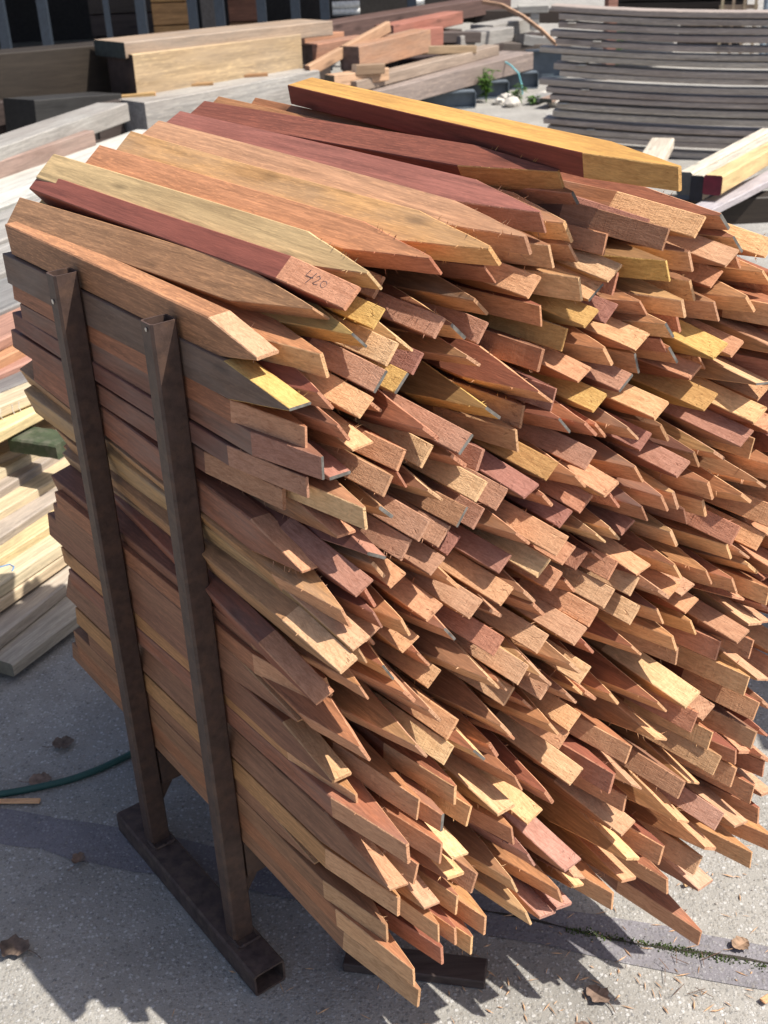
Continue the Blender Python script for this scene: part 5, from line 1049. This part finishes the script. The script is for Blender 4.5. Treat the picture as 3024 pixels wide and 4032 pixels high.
# loose rubble beside the weeds
rr = random.Random(9); labsr = ['small whitish stone under the bushy weed', 'pale broken brick between the weeds', 'whitish stone lump right of the weeds', 'grey stone at the foot of the second I-beam', 'pale scrap block near the sagging stack', 'light grey slab scrap behind the weeds']
for k, (x, y, s) in enumerate(((1.20, 11.15, .05), (1.30, 11.0, .07), (1.62, 11.35, .06), (1.27, 11.3, .06), (1.70, 10.9, .09), (1.9, 11.6, .1))):
    bm = bmesh.new(); bmesh.ops.create_icosphere(bm, subdivisions=2, radius=s)
    for v in bm.verts: v.co = Vector((v.co.x * 1.2, v.co.y, v.co.z * .7)) * (1 + rr.uniform(-.18, .18))
    o = link('stone', bm, plain('pale_stone', (.50, .47, .42), .9)); o.location = (x, y, s * .5); tag(o, labsr[k], 'stone')
for k, (a, b, m, l) in enumerate((((1.55, 11.0, .06), (1.95, 11.7, .06), 'grey', 'grey scrap board on the ground beside the weeds'), ((1.62, 10.75, .09), (2.05, 11.4, .09), 'beige_plank', 'pinkish scrap board on the ground in front of the sagging stack'), ((1.5, 10.25, .04), (1.9, 10.2, .04), 'grey_pale', 'pale flat board piece lying near the left end of the sagging stack'))):
    beam('scrap_board', 'board', l, m, a, b, .12, .035)
# shed: steel posts, stacked timber bays, dark back and roof
shed = empty('open_shed', (-2.5, 14, 0)); tag(shed, 'open dark timber shed with blue-grey steel posts in the background', 'shed')
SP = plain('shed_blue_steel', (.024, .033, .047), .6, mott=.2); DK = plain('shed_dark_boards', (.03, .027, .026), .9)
def spt(name, m, *boxes):
    bm = bmesh.new()
    for c, s in boxes: add_box(bm, c, s)
    o = link(name, bm, m, shed); o.data.transform(Matrix.Translation(-shed.location)); return o
for x in (-3.92, -3.46, -2.40, -1.84, -1.545, -1.09, -.72, -.40, .55):
    spt('post', SP, ((x, 14.0, 1.55), (.10, .10, 3.1)))
spt('brace', SP, ((-2.78, 14.05, .9), (.06, .05, 1.6)))
spt('roof', plain('shed_roof', (.10, .10, .10), .8), ((-2.6, 16.2, 3.17), (8.4, 5.2, .12)))
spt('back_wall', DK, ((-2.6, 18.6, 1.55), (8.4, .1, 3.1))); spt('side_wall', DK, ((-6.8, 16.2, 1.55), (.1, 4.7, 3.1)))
spt('plank_panel', plain('grey_panel', (.16, .145, .135), .85), ((-1.69, 14.35, .8), (.20, .04, 1.6)))
def stackbay(x0, x1, y, z0, n, h, mat, lab):
    for k in range(n):
        beam('stacked_timber', 'timber', lab % ords[k], mat, (x0, y, z0 - k * (h + .012)), (x1, y, z0 - k * (h + .012)), .3, h, 0, 'timbers stacked in the shed')
BM['shed_orange'] = bw('shed_orange', (.42, .22, .10), .6, size=4); BM['shed_brown'] = bw('shed_brown', (.24, .12, .07), .5, size=4)
stackbay(-2.33, -1.92, 14.3, .98, 4, .225, 'shed_orange', '%s orange-brown timber from the top in the shed bay left of the grey panel')
stackbay(-1.48, -1.16, 14.3, .98, 4, .225, 'shed_brown', '%s brown timber from the top in the shed bay right of the grey panel')
stackbay(-3.3, -2.55, 15.6, .8, 3, .24, 'dark_low', '%s dark timber from the top at the back of the left shed bay')
for k in range(4):
    bm = bmesh.new(); y = 15.9; add_tube(bm, [(-.36 + (k > 1) * .95, y, .52 - (k % 2) * .085), (-.02 + (k > 1) * .80, y, .52 - (k % 2) * .085)], .042, 14)
    o = link('white_pipe', bm, plain('white_plastic', (.75, .75, .72), .5)); tag(o, ('upper white pipe lying in the shed', 'lower white pipe lying in the shed', 'upper short white pipe right of the first pair', 'lower short white pipe right of the first pair')[k], 'pipe', 'white pipes in the shed')
spt('pipe_shelf', DK, ((.2, 15.95, .19), (1.4, .3, .38)))
# background at upper right
block('wooden_post', 'post', 'brown wooden post standing behind the sagging stack', (2.42, 12.4, 0), (.10, .10, 1.6), .2, BM['red_big'])
for k in range(5):
    beam('white_scrap', 'board', '%s pale scrap board in the heap behind the brown post' % ords[k], 'grey_white', (2.66, 13.2 + k * .05, .52 - k * .09), (3.25, 13.0 + k * .05, .50 - k * .09), .3, .05, 0, 'pale scrap heap')
for k in range(7):
    beam('dark_plank', 'plank', '%s dark plank counted from the top in the stack behind the sagging boards' % ords[k], 'dark_big', (2.95, 14.8, .68 - k * .095), (4.35, 14.4, .68 - k * .095), .6, .075, 0, 'dark planks at the back')
pal = empty('pallet', (4.02, 13.6, 0), R(-12)); tag(pal, 'pale wooden pallet standing on edge at the back right', 'pallet')
for k in range(4):
    bm = bmesh.new(); add_box(bm, (-.17 + k * .115, 0, .35), (.03, .02, .7)); link('slat', bm, BM['pine'], pal)
for k in range(5):
    bm = bmesh.new(); add_box(bm, (0, .022, .08 + k * .14), (.40, .02, .045)); link('rail', bm, BM['pine'], pal)
for k in range(4):
    bm = bmesh.new(); add_tube(bm, [(4.16 + k * .065, 13.1 - .01 * k, .0), (4.16 + k * .065, 13.12, 1.3)], .03, 10)
    tag(link('grey_pipe', bm, plain('pipe_grey_blue', (.22, .27, .31), .45), smooth=False), ('leftmost blue-grey pipe of the upright bundle at the back right', 'second upright blue-grey pipe from the left in the bundle', 'third upright blue-grey pipe from the left in the bundle', 'rightmost blue-grey pipe of the upright bundle')[k], 'pipe', 'upright pipes')
for k in range(6):
    beam('pine_plank', 'plank', '%s yellowish plank counted from the top in the stack at the upper right corner' % ords[k], 'pine_yellow', (4.55, 13.8, .72 - k * .115), (5.6, 13.5, .72 - k * .115), .5, .055, 0, 'yellowish planks at the upper right')

# ------------------------------------------------------------------ light, sky, camera
az_ = Vector((.62, -.204, 1.0)).normalized()
sun = bpy.data.lights.new('sun', 'SUN'); so = bpy.data.objects.new('sun', sun); C.objects.link(so)
sun.energy = 5.0; sun.angle = R(.53); sun.color = (1, .945, .86)
so.rotation_euler = az_.to_track_quat('Z', 'Y').to_euler(); so.location = (0, 0, 8)
w = bpy.data.worlds.new('World'); sc.world = w; w.use_nodes = True
bgn = w.node_tree.nodes['Background']; sky = w.node_tree.nodes.new('ShaderNodeTexSky'); sky.sky_type = 'NISHITA'; sky.sun_disc = False
sky.air_density = .75; sky.dust_density = 2.5; sky.ozone_density = .5; el = math.asin(az_.z); sky.sun_elevation = el; sky.sun_rotation = math.atan2(az_.x, az_.y)
w.node_tree.links.new(sky.outputs[0], bgn.inputs[0]); bgn.inputs[1].default_value = .115
cam = bpy.data.cameras.new('camera'); co = bpy.data.objects.new('camera', cam); C.objects.link(co); sc.camera = co
th, ro = .4830884, .0447009
cam.sensor_fit = 'HORIZONTAL'; cam.sensor_width = 24.0; cam.lens = 2556.67 / 1659 * 24.0
cam.clip_start = .05; cam.clip_end = 300
fwd = Vector((0, math.cos(th), -math.sin(th))); right = Vector((1, 0, 0)); up = right.cross(fwd)
c_, s_ = math.cos(ro), math.sin(ro)
xr = right * c_ + up * (-s_); yu = right * s_ + up * c_
M = Matrix((xr, yu, -fwd)).transposed().to_4x4(); M.translation = (0, 0, 1.75); co.matrix_world = M
cam.dof.use_dof = True; cam.dof.focus_distance = 1.75; cam.dof.aperture_fstop = cam.lens / 1000 / .0042
sc.view_settings.view_transform = 'Standard'; sc.view_settings.look = 'None'; sc.view_settings.exposure = 0.55; sc.view_settings.gamma = 1.0
sc.render.resolution_x = 768; sc.render.resolution_y = 1024
sc.cycles.max_bounces = 8; sc.cycles.diffuse_bounces = 5; sc.cycles.use_denoising = True
